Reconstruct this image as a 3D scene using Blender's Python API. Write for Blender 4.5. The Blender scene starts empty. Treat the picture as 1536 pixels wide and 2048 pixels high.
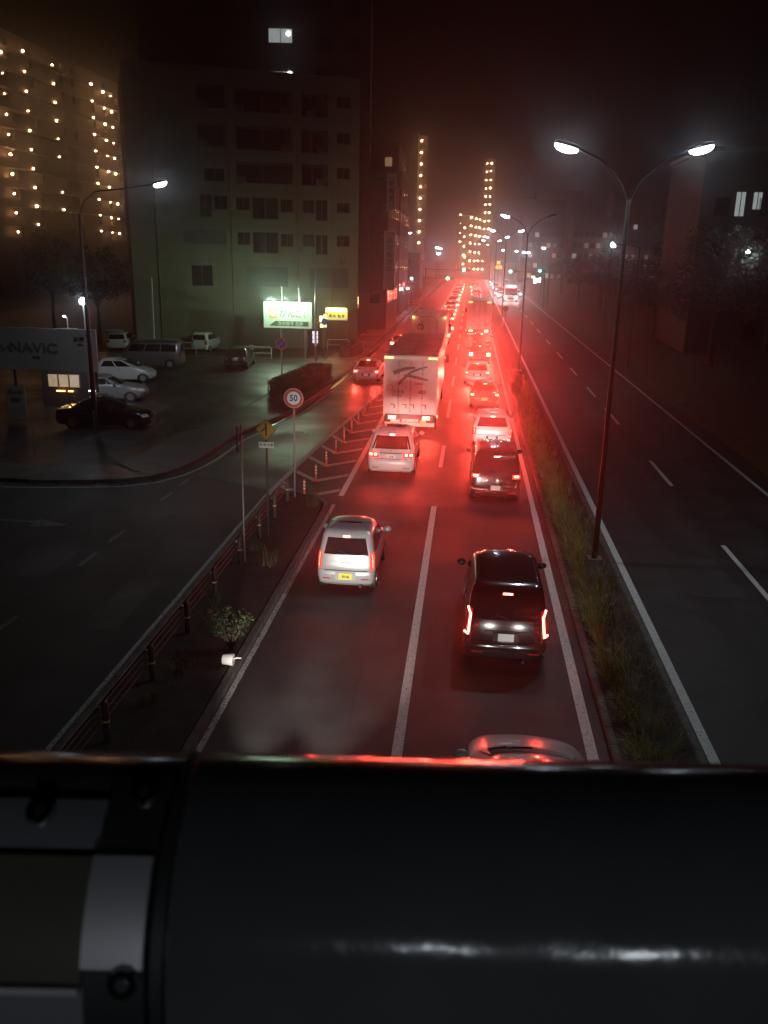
import bpy, bmesh, math, random
from mathutils import Vector, Matrix
random.seed(7)
S = bpy.context.scene
COL = S.collection
PI = math.pi
R = math.radians

# ------------------------------------------------------------------ camera, world, exposure
PITCH, YAW, ROLL, CAMZ = 0.2932928, 0.0915078, 0.0204318, 8.42424
cam_d = bpy.data.cameras.new('camera')
cam = bpy.data.objects.new('camera', cam_d); COL.objects.link(cam)
cam.matrix_world = (Matrix.Translation((0, 0, CAMZ)) @ Matrix.Rotation(YAW, 4, 'Z') @
                    Matrix.Rotation(PI / 2 - PITCH, 4, 'X') @ Matrix.Rotation(ROLL, 4, 'Z'))
cam_d.sensor_width = 36; cam_d.sensor_fit = 'AUTO'; cam_d.lens = 1724.95 / 2048 * 36
cam_d.clip_start = 0.02; cam_d.clip_end = 2000
cam_d.dof.use_dof = True; cam_d.dof.focus_distance = 24; cam_d.dof.aperture_fstop = 22
S.camera = cam
W = bpy.data.worlds.new('World'); S.world = W; W.use_nodes = True
nt = W.node_tree; bgn = nt.nodes['Background']
sky = nt.nodes.new('ShaderNodeTexSky'); sky.sky_type = 'NISHITA'; sky.sun_disc = False
sky.sun_elevation = R(-10); sky.sun_rotation = R(160); sky.altitude = 50
nt.links.new(sky.outputs[0], bgn.inputs[0]); bgn.inputs[1].default_value = 0.02
S.view_settings.view_transform = 'Standard'; S.view_settings.look = 'None'
S.view_settings.gamma = 1; S.view_settings.use_curve_mapping = False
S.view_settings.exposure = -0.1
S.render.engine = 'CYCLES'
S.cycles.max_bounces = 5; S.cycles.diffuse_bounces = 2; S.cycles.glossy_bounces = 3
S.cycles.transmission_bounces = 3; S.cycles.volume_bounces = 0; S.cycles.transparent_max_bounces = 8
S.cycles.use_light_tree = True; S.cycles.use_denoising = True
S.cycles.sample_clamp_indirect = 3; S.cycles.sample_clamp_direct = 0
S.cycles.caustics_reflective = False; S.cycles.caustics_refractive = False

BRAKE = 11.5        # watts of one near brake lamp
HEAD = 260.0        # watts of one dipped headlamp (spot)
STREET = 165.0      # watts of one street lamp
HAZE = 0.0017

# ------------------------------------------------------------------ materials
MATS = {}
def mat(name, col, rough=0.6, metal=0.0, emit=None, es=1.0, var=0.0, scale=4.0, bump=0.0, bscale=60.0, rvar=0.0, coat=0.0, wear=None, spec=0.5, speck=0.0):
    if name in MATS: return MATS[name]
    m = bpy.data.materials.new(name); m.use_nodes = True; n = m.node_tree.nodes; l = m.node_tree.links
    b = n['Principled BSDF']; c4 = (*col, 1)
    b.inputs['Base Color'].default_value = c4; b.inputs['Roughness'].default_value = rough
    b.inputs['Metallic'].default_value = metal; b.inputs['Specular IOR Level'].default_value = spec
    if coat: b.inputs['Coat Weight'].default_value = coat; b.inputs['Coat Roughness'].default_value = 0.04
    tc = n.new('ShaderNodeTexCoord')
    out = None
    if var:
        no = n.new('ShaderNodeTexNoise'); no.inputs['Scale'].default_value = scale; no.inputs['Detail'].default_value = 6
        l.new(tc.outputs['Object'], no.inputs['Vector'])
        mr = n.new('ShaderNodeMapRange'); mr.inputs[1].default_value = 0.3; mr.inputs[2].default_value = 0.7
        mr.inputs[3].default_value = 1 - var; mr.inputs[4].default_value = 1 + var
        l.new(no.outputs['Fac'], mr.inputs[0])
        mx = n.new('ShaderNodeMix'); mx.data_type = 'RGBA'; mx.blend_type = 'MULTIPLY'; mx.inputs[0].default_value = 1
        mx.inputs[6].default_value = c4; l.new(mr.outputs[0], mx.inputs[7]); out = mx.outputs[2]
    if wear:                       # wear = (colour, amount, scale)
        n2 = n.new('ShaderNodeTexNoise'); n2.inputs['Scale'].default_value = wear[2]; n2.inputs['Detail'].default_value = 8; n2.inputs['Roughness'].default_value = 0.75
        l.new(tc.outputs['Object'], n2.inputs['Vector'])
        r2 = n.new('ShaderNodeMapRange'); r2.inputs[1].default_value = wear[1] - 0.04; r2.inputs[2].default_value = wear[1] + 0.04
        l.new(n2.outputs['Fac'], r2.inputs[0])
        m2 = n.new('ShaderNodeMix'); m2.data_type = 'RGBA'; l.new(r2.outputs[0], m2.inputs[0])
        m2.inputs[6].default_value = (*wear[0], 1)
        if out: l.new(out, m2.inputs[7])
        else: m2.inputs[7].default_value = c4
        out = m2.outputs[2]
    if speck:                      # stone chips of the asphalt
        ns_ = n.new('ShaderNodeTexNoise'); ns_.inputs['Scale'].default_value = 38; ns_.inputs['Detail'].default_value = 3; ns_.inputs['Roughness'].default_value = 0.8
        l.new(tc.outputs['Object'], ns_.inputs['Vector'])
        rs_ = n.new('ShaderNodeMapRange'); rs_.inputs[1].default_value = 0.42; rs_.inputs[2].default_value = 0.66; rs_.inputs[3].default_value = 1 - speck*.4; rs_.inputs[4].default_value = 1 + speck*2
        l.new(ns_.outputs['Fac'], rs_.inputs[0])
        # tyre tracks: darker, polished strips along the lanes
        wv = n.new('ShaderNodeTexWave'); wv.wave_type = 'BANDS'; wv.bands_direction = 'X'; wv.inputs['Scale'].default_value = 0.185; wv.inputs['Distortion'].default_value = 0.35; wv.inputs['Detail'].default_value = 1; wv.inputs['Phase Offset'].default_value = 1.2
        l.new(tc.outputs['Object'], wv.inputs['Vector'])
        rw_ = n.new('ShaderNodeMapRange'); rw_.inputs[3].default_value = 0.78; rw_.inputs[4].default_value = 1.12; l.new(wv.outputs['Fac'], rw_.inputs[0])
        mu = n.new('ShaderNodeMath'); mu.operation = 'MULTIPLY'; l.new(rs_.outputs[0], mu.inputs[0]); l.new(rw_.outputs[0], mu.inputs[1])
        m5 = n.new('ShaderNodeMix'); m5.data_type = 'RGBA'; m5.blend_type = 'MULTIPLY'; m5.inputs[0].default_value = 1
        if out: l.new(out, m5.inputs[6])
        else: m5.inputs[6].default_value = c4
        l.new(mu.outputs[0], m5.inputs[7]); out = m5.outputs[2]
    if out: l.new(out, b.inputs['Base Color'])
    if rvar:
        n3 = n.new('ShaderNodeTexNoise'); n3.inputs['Scale'].default_value = 0.35; n3.inputs['Detail'].default_value = 5
        l.new(tc.outputs['Object'], n3.inputs['Vector'])
        r3 = n.new('ShaderNodeMapRange'); r3.inputs[1].default_value = 0.35; r3.inputs[2].default_value = 0.65
        r3.inputs[3].default_value = rough - rvar; r3.inputs[4].default_value = rough + rvar
        l.new(n3.outputs['Fac'], r3.inputs[0]); l.new(r3.outputs[0], b.inputs['Roughness'])
    if bump:
        n4 = n.new('ShaderNodeTexNoise'); n4.inputs['Scale'].default_value = bscale; n4.inputs['Detail'].default_value = 4
        l.new(tc.outputs['Object'], n4.inputs['Vector'])
        bp = n.new('ShaderNodeBump'); bp.inputs['Strength'].default_value = bump; bp.inputs['Distance'].default_value = 0.02
        l.new(n4.outputs['Fac'], bp.inputs['Height']); l.new(bp.outputs[0], b.inputs['Normal'])
    if emit: b.inputs['Emission Color'].default_value = (*emit, 1); b.inputs['Emission Strength'].default_value = es
    MATS[name] = m; return m

ASPH = (0.021, 0.020, 0.0195)
M = dict(
 asphalt=mat('asphalt', ASPH, 0.66, var=0.35, scale=1.2, bump=0.6, bscale=45, rvar=0.05, speck=0.6),
 asphalt_old=mat('asphalt_old', (0.030, 0.028, 0.027), 0.62, var=0.3, scale=2.0, bump=0.6, bscale=45, rvar=0.06, speck=0.6),
 wet=mat('wet_asphalt', (0.019, 0.019, 0.018), 0.44, var=0.4, scale=0.8, bump=0.5, bscale=40, rvar=0.14, speck=0.5),
 gutter=mat('wet_gutter', (0.10, 0.10, 0.095), 0.16, var=0.4, scale=3, bump=0.25, bscale=14),
 paint=mat('road_paint', (0.62, 0.60, 0.56), 0.55, var=0.12, scale=9, wear=(ASPH, 0.40, 16)),
 paint_worn=mat('road_paint_worn', (0.5, 0.49, 0.46), 0.6, var=0.2, scale=9, wear=(ASPH, 0.47, 22)),
 paint_faint=mat('road_paint_faint', (0.22, 0.22, 0.21), 0.6, var=0.3, scale=9, wear=(ASPH, 0.5, 18)),
 concrete=mat('concrete', (0.26, 0.25, 0.235), 0.8, var=0.35, scale=5, bump=0.3),
 kerb=mat('kerb_concrete', (0.085, 0.08, 0.07), 0.7, var=0.4, scale=4, bump=0.3, wear=((0.06, 0.06, 0.055), 0.42, 6)),
 soil=mat('soil', (0.022, 0.019, 0.014), 0.9, var=0.5, scale=3, bump=0.8, bscale=18),
 verge=mat('verge_grass', (0.03, 0.04, 0.016), 0.9, var=0.5, scale=2, bump=0.9, bscale=12),
 paving=mat('paving', (0.06, 0.058, 0.054), 0.5, var=0.25, scale=2, bump=0.3, rvar=0.15),
 white=mat('white_paint', (0.74, 0.74, 0.73), 0.25, coat=0.7, var=0.05, scale=1.5),
 cream=mat('pearl_white_paint', (0.72, 0.71, 0.68), 0.25, coat=0.8, var=0.05, scale=1.5),
 silver=mat('silver_paint', (0.45, 0.45, 0.46), 0.28, metal=0.35, coat=0.8, var=0.05, scale=2),
 grey=mat('grey_paint', (0.22, 0.22, 0.23), 0.28, metal=0.3, coat=0.8, var=0.05, scale=2),
 black=mat('black_paint', (0.012, 0.011, 0.013), 0.16, coat=1.0, var=0.2, scale=2),
 maroon=mat('dark_red_paint', (0.10, 0.015, 0.015), 0.2, coat=1.0, var=0.1, scale=2),
 glass=mat('tinted_glass', (0.012, 0.012, 0.014), 0.05, spec=0.8, bump=0.02, bscale=2),
 rubber=mat('tyre_rubber', (0.02, 0.02, 0.02), 0.8, bump=0.2, bscale=40),
 plastic=mat('black_plastic', (0.02, 0.02, 0.02), 0.5, bump=0.1),
 alloy=mat('alloy', (0.5, 0.5, 0.52), 0.3, metal=0.9, var=0.1),
 chrome=mat('chrome', (0.7, 0.7, 0.72), 0.1, metal=1.0, var=0.05),
 steel=mat('galvanised_steel', (0.24, 0.24, 0.235), 0.42, metal=0.6, var=0.2, scale=6),
 pole=mat('painted_pole', (0.03, 0.028, 0.027), 0.45, metal=0.3, var=0.2, scale=3),
 brown=mat('brown_post', (0.055, 0.038, 0.028), 0.5, var=0.3, scale=8),
 band=mat('reflective_band', (0.8, 0.62, 0.25), 0.4, var=0.05, emit=None),
 red_lens=mat('red_lens', (0.5, 0.01, 0.008), 0.15, coat=1, emit=(1, 0.05, 0.03), es=2.2),
 red_hot=mat('brake_glow', (0.6, 0.02, 0.01), 0.2, emit=(1, 0.12, 0.07), es=42),
 red_off=mat('red_reflector', (0.45, 0.02, 0.015), 0.2, coat=1, var=0.1),
 amber_hot=mat('amber_lamp', (0.8, 0.4, 0.05), 0.3, emit=(1, 0.5, 0.12), es=9),
 white_hot=mat('headlamp_glow', (0.8, 0.8, 0.8), 0.3, emit=(1, 0.96, 0.9), es=30),
 lamp_hot=mat('street_lamp_glow', (0.8, 0.8, 0.8), 0.3, emit=(0.72, 0.86, 1), es=80),
 lens_clear=mat('clear_lens', (0.5, 0.5, 0.5), 0.08, spec=0.8, var=0.1, scale=20),
 plate_w=mat('white_plate', (0.85, 0.85, 0.82), 0.4, var=0.03),
 plate_y=mat('yellow_plate', (0.85, 0.68, 0.06), 0.4, var=0.03),
 ink=mat('ink', (0.02, 0.03, 0.025), 0.5, var=0.1),
 board_ink=mat('board_grey_lettering', (0.16, 0.16, 0.16), 0.6, var=0.2),
 weed=mat('weed', (0.075, 0.075, 0.03), 0.7, var=0.5, scale=2),
 light_silver=mat('light_silver_paint', (0.68, 0.67, 0.68), 0.3, metal=0.1, coat=0.7, var=0.05, scale=2),
 ink_green=mat('green_lettering', (0.02, 0.09, 0.045), 0.5, var=0.1),
 leaf=mat('leaf', (0.05, 0.085, 0.022), 0.6, var=0.5, scale=3),
 leaf_dark=mat('dark_leaf', (0.028, 0.04, 0.016), 0.7, var=0.5, scale=1),
 grass=mat('dry_grass', (0.27, 0.27, 0.085), 0.7, var=0.5, scale=2),
 bark=mat('bark', (0.06, 0.045, 0.035), 0.9, var=0.4, scale=8, bump=0.6),
 wall=mat('apartment_wall', (0.17, 0.168, 0.112), 0.85, var=0.15, scale=0.5, bump=0.2, bscale=10),
 wall_dark=mat('dark_wall', (0.06, 0.055, 0.05), 0.85, var=0.2, scale=0.4, bump=0.2, bscale=10),
 wall_warm=mat('warm_wall', (0.07, 0.05, 0.036), 0.85, var=0.2, scale=0.4, bump=0.2, bscale=10),
 wall_grey=mat('grey_wall', (0.13, 0.13, 0.13), 0.85, var=0.2, scale=0.4, bump=0.2, bscale=10),
 pane=mat('dark_pane', (0.012, 0.014, 0.015), 0.12, spec=0.6, var=0.2, scale=2),
 shutter=mat('shutter', (0.085, 0.085, 0.075), 0.6, var=0.1, scale=4),
 frame=mat('window_frame', (0.12, 0.115, 0.10), 0.5, metal=0.3, var=0.1),
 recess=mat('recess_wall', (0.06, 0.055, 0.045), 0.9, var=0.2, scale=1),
 win_white=mat('lit_window_white', (0.6, 0.6, 0.6), 0.5, emit=(0.80, 0.92, 0.90), es=0.32, var=0.2, scale=1.5),
 win_warm=mat('lit_window_warm', (0.6, 0.5, 0.4), 0.5, emit=(1, 0.62, 0.30), es=0.22, var=0.2),
 bulb_warm=mat('corridor_bulb', (0.8, 0.7, 0.5), 0.5, emit=(1, 0.50, 0.22), es=110),
 bulb_white=mat('white_bulb', (0.8, 0.8, 0.8), 0.5, emit=(0.95, 1, 1), es=9),
 sign_y=mat('lit_yellow_face', (0.8, 0.7, 0.1), 0.5, emit=(1, 0.88, 0.16), es=0.55, var=0.1),
 sign_hot=mat('lit_pale_yellow_face', (0.8, 0.8, 0.3), 0.5, emit=(1, 0.92, 0.42), es=2.6),
 sign_red=mat('lit_red_face', (0.6, 0.08, 0.04), 0.5, emit=(1, 0.13, 0.05), es=1.1),
 sign_white=mat('lit_white_face', (0.8, 0.8, 0.8), 0.5, emit=(1, 0.95, 0.98), es=5),
 sign_lilac=mat('lit_lilac_face', (0.7, 0.7, 0.8), 0.5, emit=(0.8, 0.75, 1), es=1.6),
 sign_orange=mat('lit_orange_letters', (0.8, 0.4, 0.1), 0.5, emit=(1, 0.45, 0.08), es=3.5),
 green_hot=mat('green_signal', (0.1, 0.7, 0.5), 0.3, emit=(0.12, 1, 0.62), es=9),
 board=mat('billboard_white', (0.62, 0.68, 0.58), 0.6, var=0.04, scale=1),
 board_grey=mat('billboard_grey', (0.42, 0.42, 0.40), 0.7, var=0.12, scale=0.7),
 board_strip=mat('billboard_dark_strip', (0.075, 0.08, 0.05), 0.6, var=0.1),
 board_orange=mat('billboard_orange', (0.70, 0.36, 0.12), 0.6, var=0.1),
 sign_yel=mat('warning_yellow', (0.60, 0.38, 0.045), 0.4, var=0.1, scale=5),
 sign_blk=mat('sign_black', (0.02, 0.02, 0.02), 0.5, var=0.1),
 sign_rim=mat('sign_red_ring', (0.62, 0.07, 0.03), 0.35, var=0.08, scale=6),
 sign_wht=mat('sign_white', (0.92, 0.91, 0.89), 0.35, var=0.05, scale=6),
 sign_blu=mat('sign_blue', (0.008, 0.05, 0.30), 0.35, var=0.05, scale=6),
 post_orange=mat('orange_post', (0.75, 0.13, 0.03), 0.5, var=0.1, scale=10),
 post_white=mat('white_sheeting', (0.85, 0.8, 0.74), 0.35, var=0.05),
 truck=mat('truck_panel', (0.66, 0.62, 0.54), 0.4, var=0.12, scale=1.2, bump=0.05),
 truck_roof=mat('truck_roof', (0.34, 0.32, 0.3), 0.45, var=0.25, scale=0.8, bump=0.1),
 truck_logo=mat('truck_logo', (0.16, 0.11, 0.10), 0.5, var=0.1),
 banner=mat('banner_panel', (0.33, 0.35, 0.33), 0.7, var=0.1, scale=1),
 rail=mat('dark_rail', (0.075, 0.075, 0.08), 0.14, var=0.3, scale=9, bump=0.03, bscale=40, spec=0.2),
 rail_grey=mat('grey_rail', (0.24, 0.24, 0.26), 0.4, metal=0.3, var=0.15, scale=8),
 rail_olive=mat('olive_rail', (0.10, 0.095, 0.065), 0.35, var=0.2, scale=8),
 stainless=mat('stainless', (0.66, 0.63, 0.66), 0.42, metal=0.75, var=0.1, scale=20),
)

# ------------------------------------------------------------------ mesh helpers
class MB:
    def __init__(s): s.v = []; s.f = []
    def add(s, vs, fs):
        b = len(s.v); s.v += [tuple(v) for v in vs]; s.f += [tuple(i + b for i in f) for f in fs]; return s
    def box(s, x0, x1, y0, y1, z0, z1):
        return s.add([(x0,y0,z0),(x1,y0,z0),(x1,y1,z0),(x0,y1,z0),(x0,y0,z1),(x1,y0,z1),(x1,y1,z1),(x0,y1,z1)],
                     [(3,2,1,0),(4,5,6,7),(0,1,5,4),(1,2,6,5),(2,3,7,6),(3,0,4,7)])
    def tube(s, pts, r, n=10, cap=True):
        pts = [Vector(p) for p in pts]; rs = r if isinstance(r, (list, tuple)) else [r] * len(pts)
        rings = []
        up = None
        for i, p in enumerate(pts):
            d = (pts[min(i + 1, len(pts) - 1)] - pts[max(i - 1, 0)]).normalized()
            if up is None: up = Vector((0, 0, 1)) if abs(d.z) < 0.9 else Vector((0, 1, 0))
            a = d.cross(up)
            if a.length < 1e-4: a = d.cross(Vector((1, 0, 0)))
            a.normalize(); b = a.cross(d).normalized(); up = b
            rings.append([p + (a * math.cos(2 * PI * k / n) + b * math.sin(2 * PI * k / n)) * rs[i] for k in range(n)])
        vs = [q for g in rings for q in g]; fs = []
        for i in range(len(rings) - 1):
            for k in range(n):
                fs.append((i*n+k, i*n+(k+1) % n, (i+1)*n+(k+1) % n, (i+1)*n+k))
        if cap:
            fs.append(tuple(range(n))[::-1]); fs.append(tuple((len(rings)-1)*n + k for k in range(n)))
        return s.add(vs, fs)
    def prism(s, poly, axis, a, b):       # poly of 2-D points extruded along axis from a to b
        n = len(poly)
        def P(u, v, w): return {'z': (u, v, w), 'y': (u, w, v), 'x': (w, u, v)}[axis]
        return s.add([P(u, v, a) for u, v in poly] + [P(u, v, b) for u, v in poly],
                     [tuple(range(n))[::-1], tuple(range(n, 2 * n))] + [(i, (i+1) % n, n + (i+1) % n, n + i) for i in range(n)])
    def ball(s, c, rx, ry, rz, n=10, m=6):
        vs = [(c[0], c[1], c[2] + rz)]
        for j in range(1, m):
            t = PI * j / m
            for k in range(n): vs.append((c[0] + rx*math.sin(t)*math.cos(2*PI*k/n), c[1] + ry*math.sin(t)*math.sin(2*PI*k/n), c[2] + rz*math.cos(t)))
        vs.append((c[0], c[1], c[2] - rz)); fs = []
        for k in range(n): fs.append((0, 1+k, 1+(k+1) % n))
        for j in range(m - 2):
            for k in range(n): fs.append((1+j*n+k, 1+(j+1)*n+k, 1+(j+1)*n+(k+1) % n, 1+j*n+(k+1) % n))
        e = len(vs) - 1
        for k in range(n): fs.append((1+(m-2)*n+k, e, 1+(m-2)*n+(k+1) % n))
        return s.add(vs, fs)
    def mesh(s, name, m, smooth=None):
        me = bpy.data.meshes.new(name); me.from_pydata(s.v, [], s.f); me.materials.append(m)
        bm = bmesh.new(); bm.from_mesh(me); bmesh.ops.recalc_face_normals(bm, faces=bm.faces)
        if smooth:
            lim = R(smooth)
            for f in bm.faces: f.smooth = True
            for e in bm.edges:
                if len(e.link_faces) == 2 and e.calc_face_angle(0) > lim: e.smooth = False
        bm.to_mesh(me); bm.free(); me.update(); return me

def tag(o, label=None, cat=None, group=None, kind=None):
    if label: o['label'] = label
    if cat: o['category'] = cat
    if group: o['group'] = group
    if kind: o['kind'] = kind
    return o
def ob(name, mb, m, parent=None, smooth=None, loc=None):
    me = mb if isinstance(mb, bpy.types.Mesh) else mb.mesh(name, M[m] if isinstance(m, str) else m, smooth)
    o = bpy.data.objects.new(name, me); COL.objects.link(o)
    if parent: o.parent = parent
    if loc: o.location = loc
    return o
def thing(name, loc, label, cat, group=None, rz=0):
    o = bpy.data.objects.new(name, None); COL.objects.link(o); o.location = loc; o.rotation_euler = (0, 0, rz)
    o.empty_display_size = 0.2
    return tag(o, label, cat, group)
def kids(o): return [c for c in o.children]
def copy_tree(o, parent=None):
    c = o.copy(); COL.objects.link(c); c.parent = parent
    for ch in kids(o): copy_tree(ch, c)
    return c
TX = {}
def text_mesh(body, size, m, ext=0.004):
    k = (body, size, m, ext)
    if k in TX: return TX[k]
    cu = bpy.data.curves.new('t', 'FONT'); cu.body = body; cu.size = size; cu.align_x = 'CENTER'; cu.align_y = 'CENTER'
    cu.extrude = ext; cu.offset = size*.022 if body.isascii() else size*.008; cu.resolution_u = 3; cu.space_line = 0.85
    o = bpy.data.objects.new('t', cu); COL.objects.link(o)
    bpy.context.view_layer.update()
    me = bpy.data.meshes.new_from_object(o.evaluated_get(bpy.context.evaluated_depsgraph_get()))
    bpy.data.objects.remove(o); bpy.data.curves.remove(cu)
    me.name = 'lettering'; me.materials.clear(); me.materials.append(M[m]); TX[k] = me
    return me
def text(body, size, m, loc, parent, name='lettering', rx=PI/2, rz=0, sx=1.0, ext=0.004, bold=False):
    o = ob(name, text_mesh(body, size, m, ext), None, parent); o.location = loc
    o.rotation_euler = (rx, 0, rz); o.scale = (sx, 1, 1); return o
LD = {}
def lamp(kind, energy, col, parent, loc, rot=(0,0,0), size=0.1, size_y=None, spot=None, blend=0.6, spread=None):
    k = (kind, energy, col, size, size_y, spot, blend, spread)
    if k not in LD:
        d = bpy.data.lights.new('lamp', kind); d.energy = energy; d.color = col
        if kind == 'AREA':
            d.size = size; d.shape = 'DISK'
            if size_y: d.shape = 'RECTANGLE'; d.size_y = size_y
            if spread: d.spread = spread
        else: d.shadow_soft_size = size
        if kind == 'SPOT': d.spot_size = spot; d.spot_blend = blend
        LD[k] = d
    o = bpy.data.objects.new('light', LD[k]); COL.objects.link(o); o.parent = parent; o.location = loc; o.rotation_euler = rot
    return o
BACK = (PI/2, 0, PI)      # a lamp pointing to -Y
FWD = (PI/2, 0, 0)
# area/spot lights shine along local -Z: rx=+90 deg turns -Z to +Y
FWDROT = (PI/2, 0, 0); BACKROT = (-PI/2, 0, 0)
def sheet(name, poly, z, m, kind='structure'):
    o = ob(name, MB().add([(x, y, z) for x, y in poly], [tuple(range(len(poly)))]), m)
    return tag(o, kind=kind)
def ribbon(pts, w, z):      # flat strip along polyline
    mb = MB(); L = []; Rr = []
    for i, p in enumerate(pts):
        a = Vector(pts[max(i-1, 0)]); b = Vector(pts[min(i+1, len(pts)-1)]); d = (b - a).normalized(); n = Vector((-d.y, d.x))
        p = Vector(p); L.append(p + n*w/2); Rr.append(p - n*w/2)
    n = len(pts); mb.add([(q.x, q.y, z) for q in L] + [(q.x, q.y, z) for q in Rr], [(i, n+i, n+i+1, i+1) for i in range(n-1)])
    return mb

# ------------------------------------------------------------------ setting: ground, roads, markings
sheet('ground', [(-420, -80), (420, -80), (420, 900), (-420, 900)], -0.03, 'verge')
sheet('road', [(-60, -20), (12.3, -20), (12.3, 420), (-60, 420)], 0.0, 'asphalt')
sheet('old_road_surface', [(-4.25, 28.8), (2.75, 28.65), (2.75, 300), (-4.25, 300)], 0.004, 'asphalt_old')
FL = [(-24, 28.5), (-20, 28.55), (-15.78, 28.7), (-13.42, 29.12), (-12.2, 29.5), (-11.3, 30.2), (-10.65, 31.4), (-10.3, 33), (-10.14, 34.6), (-10.03, 38.1),
      (-9.5, 41), (-8.95, 43.5), (-8.65, 46.5), (-8.48, 50), (-8.2, 55), (-8.03, 60), (-7.9, 75), (-7.8, 300)]
GL = [(-6.9, -5), (-6.9, 25), (-6.87, 29.9), (-6.64, 34.7), (-6.3, 40), (-5.92, 44.8), (-5.6, 49.5), (-5.23, 54.2), (-4.9, 59), (-4.6, 64)]
def line(name, pts, w, m='paint', z=0.008): return tag(ob(name, ribbon(pts, w, z), m), kind='structure')
line('left_edge_line', [(-4.27, 29.5), (-4.28, 300)], 0.2)
line('edge_line', [(2.52, -5), (2.52, 28.7)], 0.20); line('edge_line', [(2.52, 28.7), (2.52, 300)], 0.17, z=0.008)
line('right_lane_edge_line', [(4.63, -5), (4.63, 320)], 0.19)
line('verge_edge_line', [(11.4, -5), (11.4, 300)], 0.15)
line('service_road_line', [GL[0], GL[1], GL[2], GL[3], GL[4], GL[5], GL[6], GL[7], GL[8], GL[9]], 0.21, 'paint_worn')
line('lane_line', [(-0.9, 2), (-0.9, 28.75)], 0.19)
dash = MB()
for y0, y1 in [(34.4, 38.6), (45.6, 51.6)] + [(57 + 11.2*i, 62 + 11.2*i) for i in range(18)]:
    q = ribbon([(-0.88, y0), (-0.86, y1)], 0.17, 0.009); dash.add(q.v, q.f)
tag(ob('lane_dashes', dash, 'paint'), kind='structure')
dash = MB()
for y0, y1 in [(3, 11), (15.6, 25.9), (33, 37.2), (45.5, 50.3), (54.5, 58.8), (64.5, 69), (75, 80), (87, 92)] + [(100+12*i, 105+12*i) for i in range(14)]:
    q = ribbon([(8.07, y0), (8.07, y1)], 0.15, 0.009); dash.add(q.v, q.f)
tag(ob('far_lane_dashes', dash, 'paint'), kind='structure')
dash = MB()
for y0, y1 in [(14, 15.3), (17.06, 17.9), (21.3, 22.4), (23.35, 24.5), (27.9, 28.9), (29.9, 30.9)]:
    q = ribbon([(-10.33, y0), (-10.3, y1)], 0.13, 0.009); dash.add(q.v, q.f)
tag(ob('service_road_dashes', dash, 'paint_faint'), kind='structure')
line('corner_line', FL[:-1], 0.13, 'paint_worn')
ar = MB().add([(-15.5, 24.9, .009), (-13.4, 24.8, .009), (-13.3, 24.35, .009), (-12.2, 24.68, .009), (-13.3, 25.2, .009), (-13.4, 25.0, .009), (-15.5, 25.05, .009)], [(0,1,2,3,4,5,6)])
tag(ob('arrow_marking', ar, 'paint_faint'), kind='structure')
POSTS = [(-5.52, 29.09), (-5.5, 31.35), (-5.5, 33.8), (-5.45, 36.1), (-5.42, 38.35), (-5.37, 40.6), (-5.34, 42.97), (-5.31, 45.3), (-5.25, 47.8), (-5.18, 50.1), (-5.08, 52.4)]
chev = MB()
def gx(y):
    for (a, b) in zip(GL, GL[1:]):
        if a[1] <= y <= b[1]: return a[0] + (b[0]-a[0])*(y-a[1])/(b[1]-a[1])
    return GL[-1][0]
for x, y in POSTS:
    l = gx(y + 1.3) + 0.15; t = 0.42
    chev.add([(l, y+1.25, .0085), (x-0.02, y-0.12, .0085), (-4.42, y+0.95, .0085), (-4.42, y+0.95+t, .0085), (x-0.02, y-0.12+t, .0085), (l, y+1.25+t, .0085)], [(0,1,4,5), (1,2,3,4)])
tag(ob('chevron_markings', chev, 'paint_worn'), kind='structure')
for i_, (x, y, w_, l_) in enumerate([(-3.3, 24.2, 1.1, 2.6), (0.6, 22.3, .8, 1.7), (6.2, 21.5, 1.3, 3.1), (9.2, 33.0, 1.5, 4.2), (-12.4, 20.3, 1.6, 2.4), (-8.6, 17.4, .9, 3.2), (6.6, 44, 1.2, 5)]):
    sheet('asphalt_patch', [(x, y), (x+w_, y+.05), (x+w_-.03, y+l_), (x+.02, y+l_)], 0.0055, 'asphalt_old')
crk = MB()
for x, y, l_ in [(-1.9, 14.2, 5), (1.9, 21.5, 4), (0.2, 13.5, 3.5), (7.2, 14, 8), (10.1, 24, 7), (-3.9, 17, 6), (-9.2, 21, 6), (-13, 22, 5), (6.0, 28, 6)]:
    pts = [(x, y)]
    for k in range(int(l_/.3)): pts.append((pts[-1][0]+random.gauss(0, .05), pts[-1][1]+.3))
    q = ribbon(pts, .018, .0062); crk.add(q.v, q.f)
for y in (28.72,): q = ribbon([(-4.25, y), (2.7, y-.1)], .05, .0066); crk.add(q.v, q.f)
tag(ob('crack_sealing', crk, 'sign_blk'), kind='structure')
# patched wet service road, gutter, pavement, car park
def off(pts, d):
    o = []
    for i, p in enumerate(pts):
        a = Vector(pts[max(i-1, 0)]); b = Vector(pts[min(i+1, len(pts)-1)]); t = (b-a).normalized(); o.append((p[0]-t.y*d, p[1]+t.x*d))
    return o
sheet('service_road', [(-10.2, 31.5)] + [(p[0]+0.0, p[1]) for p in FL[8:16]] + [(-5.3, 60)] + [(g[0]-.12, g[1]) for g in GL[7:1:-1]], 0.004, 'wet')
tag(ob('gutter', ribbon(off(FL, 0.36), 0.4, 0.0085), 'gutter'), kind='structure')
inner = off(FL, 0.74)
pv = MB(); outer = off(FL, 3.2); n = len(inner)
pv.add([(x, y, .12) for x, y in inner] + [(x, y, .12) for x, y in outer], [(i, i+1, n+i+1, n+i) for i in range(n-1)])
pavement = tag(ob('pavement', pv, 'paving'), kind='structure')
kb = off(FL, 0.65)
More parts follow.
